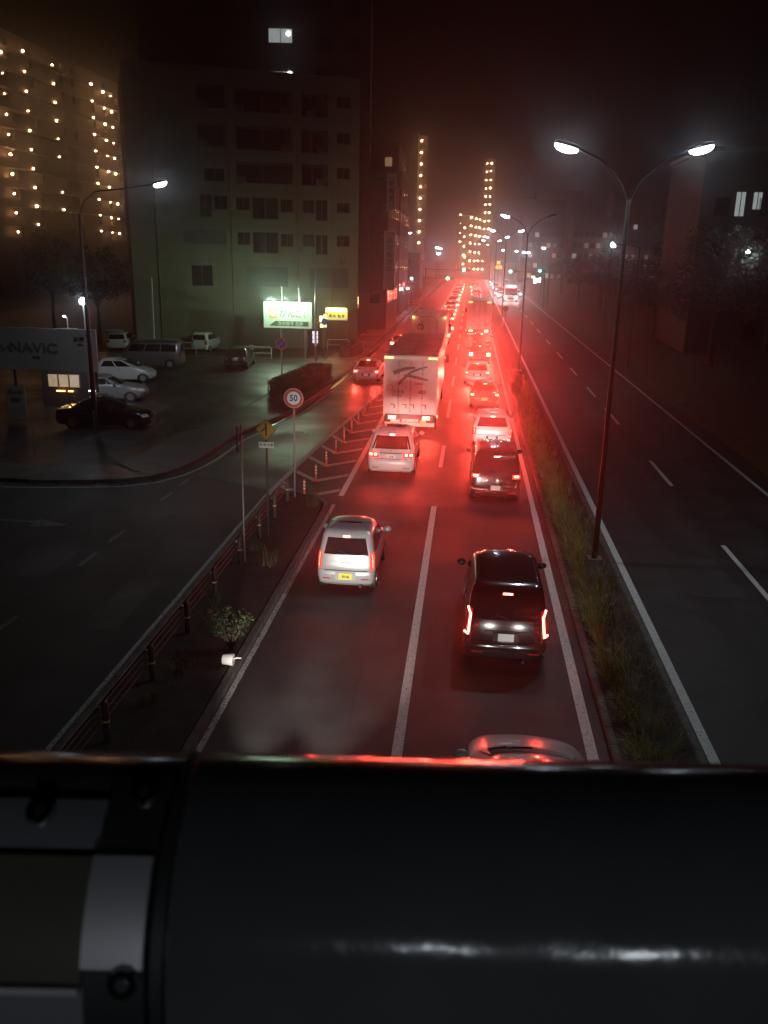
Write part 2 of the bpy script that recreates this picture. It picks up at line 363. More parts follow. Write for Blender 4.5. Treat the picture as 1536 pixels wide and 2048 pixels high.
def kerb_run(pts, parent, L=0.6, w=0.16, h=0.14, ymax=75, m='kerb'):
    me = MB().prism([(-w/2, 0), (w/2, 0), (w/2, h-.03), (w/2-.03, h), (-w/2, h)], 'x', -L/2+.006, L/2-.006).mesh('kerb_stone', M[m])
    # prism on x axis: poly (u,v) -> (y,z)
    for a, b in zip(pts, pts[1:]):
        a = Vector(a); b = Vector(b)
        if a.y > ymax: break
        k = max(1, round((b-a).length / L)); ang = math.atan2(b.y-a.y, b.x-a.x)
        if b.y > ymax: k = int((ymax-a.y)/L)
        for i in range(k):
            p = a + (b-a).normalized()*(((b-a).length if b.y <= ymax else k*L)/k)*(i+.5)
            o = ob('kerb_stone', me, None, parent); o.location = (p.x, p.y, -0.003 + random.uniform(-.004, .004)); o.rotation_euler = (0, 0, ang + random.uniform(-.006, .006))
            o.scale = (((b-a).length if b.y <= ymax else k*L)/k/L, 1, 1)
kerb_run(kb[2:], pavement, 0.9, ymax=70)
cp = [(-60, 31.8), (-14.6, 32.3), (-13.6, 33.5), (-13.4, 37), (-12.2, 45), (-11.8, 60), (-11.4, 69.5), (-60, 69.5)]
sheet('car_park', cp, 0.006, 'wet')
bay = MB()
for a, b in [((-16.7, 38.9), (-14.9, 39.6)), ((-16.7, 38.9), (-17.2, 36)), ((-14.9, 39.6), (-15.2, 42)), ((-17.9, 61.8), (-17.3, 57.8)), ((-15.4, 61.8), (-14.9, 57.8)), ((-20.4, 61.8), (-19.6, 57.8)), ((-19.5, 58), (-15, 58.2)), ((-25, 51), (-18, 52.2)), ((-25, 56), (-18.6, 57.5))]:
    q = ribbon([a, b], 0.1, 0.013); bay.add(q.v, q.f)
tag(ob('parking_bay_lines', bay, 'paint_faint'), kind='structure')
for x, y in [(-12.9, 39.8), (-7.9, 40.2)]:
    mh = thing('manhole_cover', (x, y, 0.010), 'round iron manhole cover in the ' + ('pavement beside the car park' if x < -10 else 'service road beside the speed limit sign'), 'manhole cover')
    ob('frame', MB().prism([(0.36*math.cos(t*PI/12), 0.36*math.sin(t*PI/12)) for t in range(24)], 'z', 0, .006 if x > -10 else 0.118), 'steel', mh)
    ob('cover', MB().prism([(0.31*math.cos(t*PI/12), 0.31*math.sin(t*PI/12)) for t in range(24)], 'z', 0, .01 if x > -10 else 0.122), 'plastic', mh)

# traffic island on the left with kerb stones, and the median
isl = MB(); ip = [(-6.62, -6), (-6.62, 28.3), (-6.35, 29.0), (-5.9, 29.3), (-5.3, 29.0), (-4.72, 28.0), (-4.62, 26), (-4.62, -6)]
# raised bed
isl.prism(ip, 'z', -0.02, 0.13)
island = tag(ob('traffic_island', isl, 'soil'), kind='structure')
kerb_run([(-4.52, 10.2), (-4.52, 27.6), (-4.62, 28.2), (-5.2, 29.14), (-5.9, 29.42), (-6.45, 29.1), (-6.7, 28.4), (-6.7, 10.2)], island, 0.6, 0.17, 0.15)
tag(ob('gutter_strip', ribbon([(-4.35, -5), (-4.35, 28.4)], 0.12, 0.009), 'paint_worn'), kind='structure')
med = tag(ob('median', MB().box(2.98, 4.28, -6, 330, -0.02, 0.12), 'soil'), kind='structure')
kerb_run([(2.90, 11.4), (2.90, 60)], med, 0.6, 0.15, 0.14)
kerb_run([(4.36, 11.4), (4.36, 50)], med, 0.6, 0.15, 0.14)
vg = MB()
gxv = [12.3, 13.2, 16, 22, 40, 90]; gz = [0.02, 0.25, 1.1, 2.0, 2.4, 2.6]
ys = list(range(-10, 421, 10))
for j, y in enumerate(ys):
    for i, x in enumerate(gxv): vg.v.append((x, y, gz[i] + (random.uniform(-.15, .15) if i > 0 else 0)))
for j in range(len(ys)-1):
    for i in range(len(gxv)-1): a = j*len(gxv)+i; vg.f.append((a, a+1, a+1+len(gxv), a+len(gxv)))
tag(ob('grass_verge', vg, 'verge', smooth=60), kind='structure')

# ------------------------------------------------------------------ footbridge handrail in front of the camera
def rp(px, dist_f, drop):   # metres: right, forward, down from the eye -> world
    c, s = math.cos(YAW), math.sin(YAW)
    return Vector((px*c - dist_f*s, px*s + dist_f*c, CAMZ - drop))
F_, D_ = 0.206, 0.180
rail = thing('footbridge_handrail', rp(0, F_, D_), 'dark metal footbridge handrail with a stainless band, close to the viewer', 'handrail', rz=YAW)
def xc(x0, x1, r, m, name, n=64, yo=0, zo=0, smooth=40):
    return ob(name, MB().tube([(x0, yo, zo), (x1, yo, zo)], r, n), m, rail, smooth)
xc(-1.2, 1.2, 0.0405, 'rail', 'rail_sleeve')
VD = math.atan2(D_, F_)                 # direction from the rail axis back to the eye, above the horizontal
def arc(x0, x1, r, p0, p1, m, name, th=.002, n=24):
    # p: degrees from the eye-facing line, negative = upwards on the rail
    mb = MB()
    for j, rr in enumerate((r, r-th)):
        for i in range(n+1):
            a_ = VD - R(p0+(p1-p0)*i/n); y_, z_ = -math.cos(a_)*rr, math.sin(a_)*rr
            mb.v += [(x0, y_, z_), (x1, y_, z_)]
    k = 2*(n+1)
    for i in range(n): mb.f += [(2*i, 2*i+1, 2*i+3, 2*i+2), (k+2*i, k+2*i+2, k+2*i+3, k+2*i+1), (2*i, 2*i+2, k+2*i+2, k+2*i), (2*i+1, k+2*i+1, k+2*i+3, 2*i+3)]
    mb.f += [(0, k, k+1, 1), (2*n, 2*n+1, k+2*n+1, k+2*n)]
    return ob(name, mb, m, rail, 40)
arc(-1.2, -0.0697, .0425, -33, -12, 'rail_grey', 'cover_plate')
arc(-1.2, -0.0697, .0450, -11.5, 25, 'rail_olive', 'rail_tube', .004)
arc(-1.2, -0.0697, .0470, 25.2, 27.2, 'stainless', 'bright_edge', .004)
arc(-1.2, -0.0697, .0425, 28, 80, 'rail_grey', 'lower_plate')
arc(-0.0690, -0.0545, .0455, -40, 110, 'sign_blk', 'clamp_seat', .004)
arc(-0.0690, -0.0545, .0480, -11, 19, 'stainless', 'clamp_band', .0014, 40)
arc(-0.0535, -0.0508, .0440, -60, 110, 'sign_blk', 'rubber_ring', .004)
for (x, a, r0, m_) in [(-0.0585, 22, .048, 'chrome'), (-0.0605, -32, .0456, 'chrome'), (-0.087, -27, .0426, 'chrome')]:
    a_ = VD - R(a); dy, dz = -math.cos(a_), math.sin(a_)
    sc = ob('screw', MB().tube([(x, dy*r0, dz*r0), (x, dy*(r0+.0018), dz*(r0+.0018))], [.0040, .0034], 16), m_, rail, 40)
    ob('socket', MB().tube([(x, dy*(r0+.0018), dz*(r0+.0018)), (x, dy*(r0+.0021), dz*(r0+.0021))], 0.0017, 6), 'sign_blk', sc)

# ------------------------------------------------------------------ street lamps
COOL = (0.84, 0.92, 1.0)
def lamp_head(parent, x, z, ang, lit=True, power=STREET, y=0):
    h = ob('lamp_head', MB().ball((0, 0, 0), 0.33, 0.15, 0.09, 16, 8), 'pole', parent, 60)
    h.location = (x, y, z); h.rotation_euler = (0, ang, 0)
    if lit:
        g = ob('lamp_glass', MB().ball((0, 0, -0.06), 0.30, 0.14, 0.125, 16, 8), 'lamp_hot', h, 60)
        lamp('SPOT', power*3.2, COOL, parent, (x, y, z-0.26), (0, 0, 0), size=0.12, spot=R(165), blend=0.7)
    else: ob('lamp_glass', MB().ball((0, 0, -0.035), 0.29, 0.135, 0.085, 16, 8), 'lens_clear', h, 60)
    return h
def twin_lamp(y, label, left=True, right=True, power=STREET):
    t = thing('street_lamp', (3.9, y, 0.12), label, 'street lamp', 'twin street lamps along the median')
    ob('pole', MB().tube([(0, 0, 0), (0, 0, 4.5), (0, 0, 9.7)], [0.085, 0.065, 0.045], 14), 'pole', t, 40)
    ob('base_plate', MB().box(-.2, .2, -.2, .2, 0, .03), 'steel', t)
    for s, lit in ((-1, left), (1, right)):
        ob('arm', MB().tube([(0, 0, 9.6), (s*.25, 0, 10.15), (s*.75, 0, 10.6), (s*1.35, 0, 10.88)], 0.027, 8), 'pole', t, 40)
        lamp_head(t, s*1.64, 10.96, -s*0.25, lit, power)
    return t
twin_lamp(23.77, 'tall twin armed street lamp in the grassy median nearest the viewer')
twin_lamp(65.3, 'twin street lamp second along the median with its right lamp dark', right=False)
twin_lamp(105.9, 'twin street lamp third along the median')
twin_lamp(147.5, 'twin street lamp fourth along the median by the far traffic lights')
twin_lamp(189, 'farthest twin street lamp on the median')
bl = twin_lamp(-14.5, 'twin street lamp standing on the median behind the footbridge')
for s in (-1, 1): lamp('POINT', 400 + 160*s, COOL, bl, (s*1.64, 0, 10.55), size=0.12)
def left_lamp(x, y, label, h=11.0, o=1.7):
    t = thing('street_lamp', (x-o, y, 0.12), label, 'street lamp', 'single street lamps along the left pavement')
    ob('pole', MB().tube([(0, 0, 0), (0, 0, 4.5), (0, 0, h-1.4)], [0.12, 0.09, 0.06], 12), 'pole', t, 40)
    ob('arm', MB().tube([(0, 0, h-1.45), (.25, 0, h-.85), (.8, 0, h-.45), (o*.6, 0, h-.3), (o-.3, 0, h-.12)], 0.033, 8), 'pole', t, 40)
    lamp_head(t, o, h-.05, -0.25, True, STREET*.8)
left_lamp(-13.5, 38.45, 'single street lamp over the side street corner in front of the apartments', o=3.7)
left_lamp(-13.3, 99.6, 'single street lamp on the left beside the apartment block corner', 11.6)
left_lamp(-12.95, 187, 'farthest single street lamp on the left behind the slim sign panels', 12.2)

# ------------------------------------------------------------------ cars
KINDS = dict(
 kei=dict(L=3.4, sl=[(.22,.12,3.28,.66),(.30,.03,3.36,.71),(.5,0,3.4,.735),(.62,.01,3.4,.737),(.67,.05,3.38,.737),(.85,.06,3.28,.735),(.93,.07,2.98,.73),(1.0,.08,2.72,.722),(1.48,.2,1.98,.63),(1.58,.27,1.8,.595),(1.63,.42,1.6,.52),(1.655,.8,1.3,.3)], belt=7, roof=8, rc=.12,
      rw=(1.04,1.46,.80), wh=.27),
 minivan=dict(L=4.75, sl=[(.24,.12,4.62,.82),(.33,.03,4.72,.88),(.58,0,4.75,.9),(.74,.03,4.7,.9),(.79,.07,4.6,.9),(.92,.10,4.3,.9),(1.02,.14,3.95,.89),(1.10,.2,3.72,.88),(1.58,.62,2.8,.745),(1.68,.8,2.55,.69),(1.74,1.1,2.3,.58),(1.77,1.6,1.9,.3)], belt=7, roof=8, rc=.2,
      rw=(1.12,1.56,.86), wh=.32),
 van=dict(L=4.7, sl=[(.22,.12,4.58,.8),(.30,.03,4.68,.85),(.5,0,4.7,.865),(.62,.02,4.68,.868),(.66,.06,4.66,.868),(.95,.08,4.35,.865),(1.04,.1,4.05,.86),(1.10,.11,3.85,.852),(1.66,.26,3.05,.75),(1.76,.36,2.85,.7),(1.81,.6,2.55,.6),(1.83,1.1,2.0,.3)], belt=7, roof=8, rc=.14,
      rw=(1.12,1.62,.82), wh=.33),
 wagon=dict(L=4.2, sl=[(.22,.12,4.08,.78),(.30,.03,4.18,.83),(.5,0,4.2,.845),(.6,.01,4.2,.847),(.64,.05,4.18,.847),(.8,.06,4.05,.845),(.9,.08,3.5,.84),(.96,.10,3.2,.83),(1.38,.36,2.45,.70),(1.46,.5,2.2,.65),(1.50,.75,1.95,.54),(1.52,1.1,1.6,.3)], belt=7, roof=8, rc=.15,
      rw=(.98,1.36,.84), wh=.29),
 sedan=dict(L=4.6, sl=[(.2,.14,4.45,.80),(.3,.03,4.56,.85),(.5,0,4.6,.87),(.62,.02,4.58,.872),(.78,.04,4.4,.87),(.88,.08,3.9,.865),(.93,.3,3.55,.85),(.96,.72,3.3,.83),(1.34,1.35,2.55,.66),(1.40,1.55,2.35,.61),(1.44,1.8,2.15,.5),(1.455,2.0,2.0,.25)], belt=7, roof=8, rc=.2,
      rw=(.975,1.32,.86), wh=.31),
 hatch=dict(L=3.85, sl=[(.2,.12,3.7,.77),(.3,.03,3.82,.82),(.5,0,3.85,.84),(.62,.02,3.83,.845),(.66,.05,3.8,.845),(.8,.07,3.6,.84),(.9,.09,3.25,.83),(.97,.12,3.0,.82),(1.40,.42,1.95,.66),(1.48,.52,1.7,.61),(1.53,.7,1.45,.5),(1.55,.95,1.2,.25)], belt=7, roof=8, rc=.2,
      rw=(1.0,1.38,.82), wh=.30),
 box=dict(L=4.7, sl=[(.25,.1,4.6,.8),(.34,.03,4.68,.835),(.5,0,4.7,.845),(.7,.02,4.68,.845),(.8,.04,4.66,.845),(.95,.05,4.62,.845),(1.05,.06,4.5,.84),(1.16,.06,4.42,.835),(1.76,.13,3.8,.78),(1.88,.18,3.65,.74),(1.95,.35,3.4,.65),(1.98,.8,3.0,.35)], belt=7, roof=8, rc=.12,
      rw=(1.18,1.70,.84), wh=.32),
)
class Shape:
    def __init__(s, kind):
        k = KINDS[kind]; s.k = k; s.sl = k['sl']; s.rc = k['rc']; s.fc = 0.3; s.L = k['L']
        s.zb = s.sl[k['belt']][0]; s.zr = s.sl[k['roof']][0]
    def at(s, z):
        a = s.sl
        if z <= a[0][0]: return a[0]
        for p, q in zip(a, a[1:]):
            if z <= q[0]:
                t = (z-p[0])/(q[0]-p[0]); return tuple(p[i]+(q[i]-p[i])*t for i in range(4))
        return a[-1]
    def endy(s, x, w, rc, bow):
        ax = abs(x); rc = min(rc, w*.8); y = bow*(ax/w)**2
        if ax > w-rc: d = min(ax-(w-rc), rc*.999); y += rc - math.sqrt(rc*rc-d*d)
        return y
    def rear(s, a, z, o=.006):
        _, yr, yf, w = s.at(z); x = a*w; y = yr + s.endy(x, w, s.rc, .05)
        n = Vector((max(0, abs(a)-.85)*6*(1 if a > 0 else -1), -1, .3)).normalized()
        return Vector((x, y, z)) + n*o
    def front(s, a, z, o=.006):
        _, yr, yf, w = s.at(z); x = a*w; y = yf - s.endy(x, w, s.fc, .2)
        return Vector((x, y, z)) + Vector((0, 1, .4)).normalized()*o
    def side(s, sg, y, z, o=.006):
        _, yr, yf, w = s.at(z)
        return Vector((sg*(w+o), y, z+o*.3))
    def outline(s, z):
        _, yr, yf, w = s.at(z); P = []; rc = min(s.rc, w*.8); fc = min(s.fc, w*.8)
        aa = [0, .35, .6] ; xs = []
        for t in range(5): xs.append(w-rc+rc*math.sin(PI/2*t/4))
        half = [0, (w-rc)*.4, (w-rc)*.75] + xs
        left = [-x for x in half[:0:-1]]
        for x in left + half: P.append((x, yr + s.endy(x, w, rc, .05)))
        ya = P[-1][1]; xs = [w-fc+fc*math.sin(PI/2*t/4) for t in range(5)]
        halff = [0, (w-fc)*.4, (w-fc)*.75] + xs; F = []
        for x in halff[::-1] + [-x for x in halff[1:]]: F.append((x, yf - s.endy(x, w, fc, .2)))
        yb = max(F[0][1], ya+.05)
        for i in range(1, 6): P.append((w, ya+(yb-ya)*i/6))
        P += F
        for i in range(5, 0, -1): P.append((-w, ya+(yb-ya)*i/6))
        return P
    def body(s):
        mb = MB(); prev = None; n = None
        for q in s.sl:
            o = s.outline(q[0]); n = len(o); mb.v += [(x, y, q[0]) for x, y in o]
        m = len(s.sl)
        for j in range(m-1):
            for i in range(n): mb.f.append((j*n+i, j*n+(i+1) % n, (j+1)*n+(i+1) % n, (j+1)*n+i))
        mb.f.append(tuple((m-1)*n+i for i in range(n))); mb.f.append(tuple(range(n))[::-1])
        return mb
def patch(fn, a0, a1, z0, z1, n=6, m=2, b0=None, b1=None):     # b0,b1: a-range at the top
    b0 = a0 if b0 is None else b0; b1 = a1 if b1 is None else b1
    mb = MB()
    for j in range(m+1):
        t = j/m; l = a0+(b0-a0)*t; r = a1+(b1-a1)*t
        for i in range(n+1): mb.v.append(tuple(fn(l+(r-l)*i/n, z0+(z1-z0)*t)))
    for j in range(m):
        for i in range(n): a = j*(n+1)+i; mb.f.append((a, a+1, a+n+2, a+n+1))
    return mb
MC = {}
def cached(key, f):
    if key not in MC: MC[key] = f()
    return MC[key]
WHEEL = {}
def add_wheel(root, r, x, y, sg, detail=True):
    k = ('w', r)
    tm = cached(('tyre', r), lambda: MB().tube([(-.10, 0, 0), (-.09, 0, 0), (.09, 0, 0), (.10, 0, 0)], [r*.9, r, r, r*.9], 20).mesh('tyre', M['rubber'], 30))
    def rim():
        mb = MB().tube([(.095, 0, 0), (.106, 0, 0)], r*.62, 18)
        for i in range(6):
            a = i*PI/3; c, s_ = math.cos(a), math.sin(a); u = Vector((0, c, s_)); v = Vector((0, -s_, c))
            p = [Vector((.112, 0, 0)) + u*r*.12 + v*.03, Vector((.112, 0, 0)) + u*r*.12 - v*.03, Vector((.107, 0, 0)) + u*r*.6 - v*.022, Vector((.107, 0, 0)) + u*r*.6 + v*.022]
            mb.add(p + [q - Vector((.012, 0, 0)) for q in p], [(0,1,2,3), (4,5,1,0), (5,6,2,1), (6,7,3,2), (7,4,0,3)])
        return mb.mesh('rim', M['alloy'])
    am = cached(('arch', r), lambda: MB().prism([((r+.055)*math.cos(t*PI/10), (r+.055)*math.sin(t*PI/10)) for t in range(-1, 12)], 'x', -.03, .0).mesh('wheel_arch', M['plastic']))
    w = bpy.data.objects.new('wheel', None); COL.objects.link(w); w.parent = root; w.location = (x*1.0, y, r); w.rotation_euler = (0, 0, 0 if sg > 0 else PI)
    ob('tyre', tm, None, w, loc=(-.085, 0, 0)); ob('rim', cached(('rim', r), rim), None, w, loc=(-.085, 0, 0))
    a = ob('wheel_arch', am, None, root); a.location = (x + sg*.004, y, r); a.rotation_euler = (0, 0, 0 if sg > 0 else PI)
def car(label, cat, kind, x, y, paint, tail='block', plate=None, plate_text=None, rz=0, group=None, brake=1.0, head=0.0,
        detail=2, name='car', front_lights=False, plate_z=None, lights=True, high=True, gain=1.0, swide=0.13, tz=None):
    sh = Shape(kind); L = sh.L; sl = sh.sl
    root = thing(name, (x, y, 0), label, cat, group, rz)
    K = (kind,)
    ob('body', cached(('body', kind, paint), lambda: sh.body().mesh('body', M[paint], 38)), None, root)
    rw = sh.k['rw']
    ob('rear_window', cached(('rw', kind), lambda: patch(sh.rear, -rw[2], rw[2], rw[0], rw[1], 8, 3, -rw[2]*.95, rw[2]*.95).mesh('rear_window', M['glass'], 60)), None, root)
    ob('windscreen', cached(('fw', kind), lambda: patch(sh.front, -.86, .86, sh.zb+.02, sh.zr-.03, 8, 3, -.8, .8).mesh('windscreen', M['glass'], 60)), None, root)
    # side windows: doors follow the rake of the screen and tailgate
    a = sh.at(sh.zb+.04); b = sh.at(sh.zr-.04); z0, z1 = sh.zb+.04, sh.zr-.04
    yr0, yr1 = a[1]+.32, b[1]+.28; yf0, yf1 = a[2]-.45, b[2]-.28
    cuts = 3 if kind in ('minivan', 'van', 'box', 'wagon') else 2
    for sg in (-1, 1):
        for i in range(cuts):
            def mk(sg=sg, i=i):
                f0, f1 = i/cuts, (i+1)/cuts; g = .035
                return patch(lambda y_, z_: sh.side(sg, y_, z_), yr0+(yf0-yr0)*f0+g, yr0+(yf0-yr0)*f1-g, z0, z1, 2, 2, yr1+(yf1-yr1)*f0+g, yr1+(yf1-yr1)*f1-g).mesh('side_window', M['glass'], 60)
            ob('side_window', cached(('sw', kind, sg, i), mk), None, root)
        if detail > 0:
            m_ = ob('side_mirror', cached(('mir', kind, paint), lambda: MB().ball((0, 0, 0), .12, .07, .085, 10, 6).mesh('side_mirror', M[paint], 60)), None, root)
            m_.location = (sg*(sh.at(sh.zb+.05)[3]+.13), yf0+.12, sh.zb+.06)
            for yy in (L*.19, L*.81): add_wheel(root, sh.k['wh'], sg*(sh.at(.45)[3]), yy, sg)
            ob('door_handle', cached(('dh', kind, sg), lambda: MB().box(-.01, .012, -.08, .08, -.012, .012).mesh('door_handle', M[paint])), None, root, loc=(sg*(sh.at(sh.zb-.12)[3]+.006), L*.42, sh.zb-.12))
    tz_ = tz or (sh.zb-.28, sh.zb-.06)
    for sg in (-1, 1):
        if tail == 'block': A = (.66, .97, tz_[0], tz_[1])
        elif tail == 'tall': A = (.86, .985, tz_[0], tz_[1])
        elif tail == 'wide': A = (.52, .97, tz_[0], tz_[1])
        else: A = (.84, .985, tz_[0], tz_[1])
        hot = 'red_hot' if (lights and tail != 'wide' and detail < 2) else 'red_lens'
        if not lights: hot = 'red_off'
        if tail != 'blade':
            tl = ob('tail_light', cached(('tl', kind, tail, sg, hot, A), lambda: patch(sh.rear, *( (A[0], A[1]) if sg > 0 else (-A[1], -A[0])), A[2], A[3], 5, 3).mesh('tail_light', M[hot], 60)), None, root)
        else:
            def blade():
                zz = [tz_[1]+.10, tz_[1]-.02, tz_[0]+.10, tz_[0], tz_[0]+.02]; aa = [.985, .90, .90, .91, .99]; mb = MB()
                pts = [sh.rear(sg*q, w_, .012) for q, w_ in zip(aa, zz)]
                return mb.tube(pts, .021, 8).mesh('tail_light', M['red_hot'], 60)
            ob('tail_light', cached(('tb', kind, sg), blade), None, root)
            ob('tail_light_housing', cached(('th', kind, sg), lambda: patch(sh.rear, *((.86, .99) if sg > 0 else (-.99, -.86)), tz_[0]-.03, tz_[1]+.1, 3, 3).mesh('tail_light_housing', M['red_off'], 60)), None, root)
        if lights:
            p = sh.rear(sg*(A[0]+A[1])/2, (A[2]+A[3])/2 if tail != 'tall' else A[3]-.12, .02)
            if detail > 1 and tail in ('block', 'tall'):
                ob('brake_lamp', cached(('bl', kind, tail, sg), lambda: patch(lambda a_, z_: sh.rear(a_, z_, .010), *((A[0]+.07, A[1]-.06) if sg > 0 else (-A[1]+.06, -A[0]-.07)), A[2]+.05, A[3]-.03, 3, 2).mesh('brake_lamp', M['red_hot'], 60)), None, root)
            if detail > 1 and tail == 'wide':
                for q in (.66, .86):
                    ob('brake_lamp', cached(('bw', kind, sg, q), lambda: patch(lambda a_, z_: sh.rear(a_, z_, .010), *sorted((sg*(q-.05), sg*(q+.05))), A[2]+.07, A[3]-.05, 3, 2).mesh('brake_lamp', M['red_hot'], 60)), None, root)
            lamp('AREA', BRAKE*gain, (1, .055, .035), root, p + Vector((0, -.03, 0)), (-PI/2-R(10), 0, 0), size=.07, spread=R(100))
        if head:
            hp = sh.front(sg*.72, .66, .05); lamp('SPOT', HEAD*head, (1, .95, .88), root, hp + Vector((0, .1, 0)), (PI/2 - R(.5), 0, 0), size=.05, spot=R(40), blend=.9)
        hz = .62 if kind != 'box' else .8
        ob('headlight', cached(('hl', kind, sg, front_lights), lambda: patch(sh.front, *((.55, .93) if sg > 0 else (-.93, -.55)), hz, hz+.13, 4, 2).mesh('headlight', M['white_hot' if front_lights else 'lens_clear'], 60)), None, root)
    if lights and high and detail > 0:
        zt = rw[1]+.02; ob('high_brake_light', cached(('hb', kind), lambda: patch(lambda a_, z_: sh.rear(a_, z_, .012), -swide, swide, zt, zt+.03, 3, 1).mesh('high_brake_light', M['red_hot'], 60)), None, root)
    if plate:
        pz = plate_z or .72; py = sh.rear(0, pz, 0).y - .02
        pl = ob('number_plate', cached(('pl', plate), lambda: MB().box(-.165, .165, -.006, .006, -.083, .083).mesh('number_plate', M[plate])), None, root, loc=(0, py, pz))
        if detail > 1:
            ob('plate_surround', MB().box(-.27, .27, .0, .014, -.105, .10), paint if plate_text else 'plastic', root, loc=(0, py+.006, pz))
            if plate_text: text(plate_text, .105, 'ink' if plate == 'plate_w' else 'ink_green', (0.01, -.008, -.015), pl, 'plate_number', sx=.8)
    if detail > 1:
        zb_ = sl[3][0]+.01
        ob('bumper_seam', patch(lambda a_, z_: sh.rear(a_, z_, .004), -.92, .92, zb_, zb_+.016, 8, 1), 'plastic', root)
        for sg in (-1, 1):
            ob('rear_reflector', patch(lambda a_, z_: sh.rear(a_, z_, .007), *((.55, .82) if sg > 0 else (-.82, -.55)), .40, .43, 3, 1), 'red_off', root)
            ob('roof_rail', MB().tube([(sg*(sh.at(sh.zr)[3]-.09), sh.at(sh.zr)[1]+.25, sh.at(sh.zr)[0]+.05), (sg*(sh.at(sh.zr)[3]-.09), sh.at(sh.zr)[2]-.1, sh.at(sh.zr)[0]+.05)], .012, 6), 'plastic', root)
            ob('tailgate_seam', patch(lambda a_, z_: sh.rear(a_, z_, .004), *((.835, .848) if sg > 0 else (-.848, -.835)), zb_, rw[0], 1, 6), 'plastic', root)
        ob('wiper', MB().tube([sh.rear(.08, rw[0]-.01, .02), sh.rear(-.05, rw[0]+.06, .02), sh.rear(-.28, rw[0]+.09, .02)], .009, 6), 'plastic', root)
        e = ob('exhaust_pipe', MB().tube([(.0, -.05, 0), (0, .3, 0)], .035, 12, True), 'plastic', root, loc=(.38, .05, .24))
        ob('under_bumper', MB().box(-.6, .6, .3, .7, .2, .3), 'plastic', root)
    return root

# near vehicles
k1 = car('silver wagon with a yellow number plate and brightly lit tailgate in the left lane', 'car', 'kei', -2.82, 20.35, 'silver', tail='tall', plate='plate_y', plate_text='89-86', plate_z=.50, head=2.2, tz=(.66, 1.10), name='compact_wagon', gain=.45)
sh = Shape('kei')
em = ob('emblem', MB().tube([(.055*math.cos(t*PI/6), 0, .03*math.sin(t*PI/6)) for t in range(11)], .007, 6), 'chrome', k1, loc=(0, sh.rear(0, .95, .01).y, .95))
ob('tailgate_handle', MB().box(-.13, .13, -.012, .01, -.03, .03), 'light_silver', k1, loc=(0, sh.rear(0, .84, .01).y, .84))
v1 = car('black minivan with tall hooked red tail lights nearest the viewer in the right lane', 'minivan', 'van', 1.08, 16.6, 'black', tail='blade', plate='plate_w', plate_z=.76, gain=.4, head=.25, tz=(.78, 1.22), name='minivan')
sh = Shape('van')
ob('chrome_strip', patch(lambda a, z: sh.rear(a, z, .016), -.52, .52, .865, .895, 8, 1), 'chrome', v1)
ob('bumper_trim', patch(lambda a, z: sh.rear(a, z, .016), -.9, .9, .44, .458, 8, 1), 'chrome', v1)
ob('plate_frame', MB().tube([(-.25, 0, .10), (-.25, 0, -.10), (.25, 0, -.10), (.25, 0, .10)], .010, 6), 'chrome', v1, loc=(0, sh.rear(0, .76).y-.03, .76))
e1 = car('white minivan with wide clustered tail lights and plate 12-46 behind the box truck', 'minivan', 'minivan', -2.75, 32.3, 'cream', tail='wide', plate='plate_w', plate_text='12-46', plate_z=.86, gain=2, head=1.0, tz=(.80, 1.0), name='minivan')
sh = Shape('minivan')
ob('garnish', patch(lambda a, z: sh.rear(a, z, .009), -.5, .5, .96, .985, 6, 1), 'sign_blk', e1)
ob('sunroof', MB().box(-.42, .42, 1.35, 2.0, 1.755, 1.768), 'glass', e1)
text('T', .07, 'chrome', (0, sh.rear(0, 1.05, .012).y, 1.05), e1, 'emblem', sx=1.3)
d2 = car('black wagon with round red lamps and a glaring white plate behind the white wagon', 'car', 'van', 1.2, 29.3, 'black', tail='block', plate='plate_w', plate_z=.60, gain=1.7, head=1.2, tz=(.92, 1.06), name='wagon')
p1 = car('white wagon with small upright lamps and a brightly lit lower tailgate in the right lane', 'car', 'wagon', 1.28, 38.4, 'white', tail='tall', plate='plate_w', plate_z=.48, gain=5, head=1.0, tz=(.62, .92), name='wagon')
c10 = car('dark red hatchback with a yellow plate ahead of the white wagon', 'car', 'hatch', 1.08, 48.4, 'maroon', tail='block', plate='plate_y', plate_z=.62, gain=10, head=.8, tz=(.76, .9), name='hatchback')
c11 = car('pale silver hatchback with round glowing tail lights in the right lane', 'car', 'hatch', .72, 57.6, 'silver', tail='block', plate='plate_w', gain=13, head=.6, tz=(.72, .88), name='hatchback')
c12 = car('dark red car with wide oval brake lights in the middle of the right lane queue', 'car', 'hatch', .98, 69.0, 'maroon', tail='block', gain=12, head=.5, detail=1, name='hatchback')
c13 = car('black car with bright lamps just behind the large pale lorry', 'car', 'sedan', 1.25, 79.5, 'black', tail='wide', gain=8, head=.5, detail=1, name='sedan')
s1 = car('silver sedan with brake lights on driving along the service road left of the truck', 'car', 'sedan', -6.65, 57.2, 'silver', tail='block', plate='plate_w', plate_z=.55, gain=2.5, head=.5, tz=(.68, .82), name='sedan')
s2 = car('dark sedan half hidden left of the box truck on the service road', 'car', 'sedan', -5.9, 76, 'grey', tail='block', gain=4, head=.4, detail=1, name='sedan')
w1 = car('white car emerging from under the footbridge at the bottom of the right lane', 'car', 'minivan', 1.2, 8.2, 'white', tail='block', plate='plate_w', head=.6, detail=1, name='minivan', lights=False, high=False)
w2 = car('grey car under the footbridge in the left lane, hidden below the handrail', 'car', 'hatch', -2.75, 7.0, 'grey', head=10, detail=1, name='hatchback', lights=False, high=False)  # unseen car, put here so its headlights light the silver wagon's tailgate
sh = Shape('minivan')
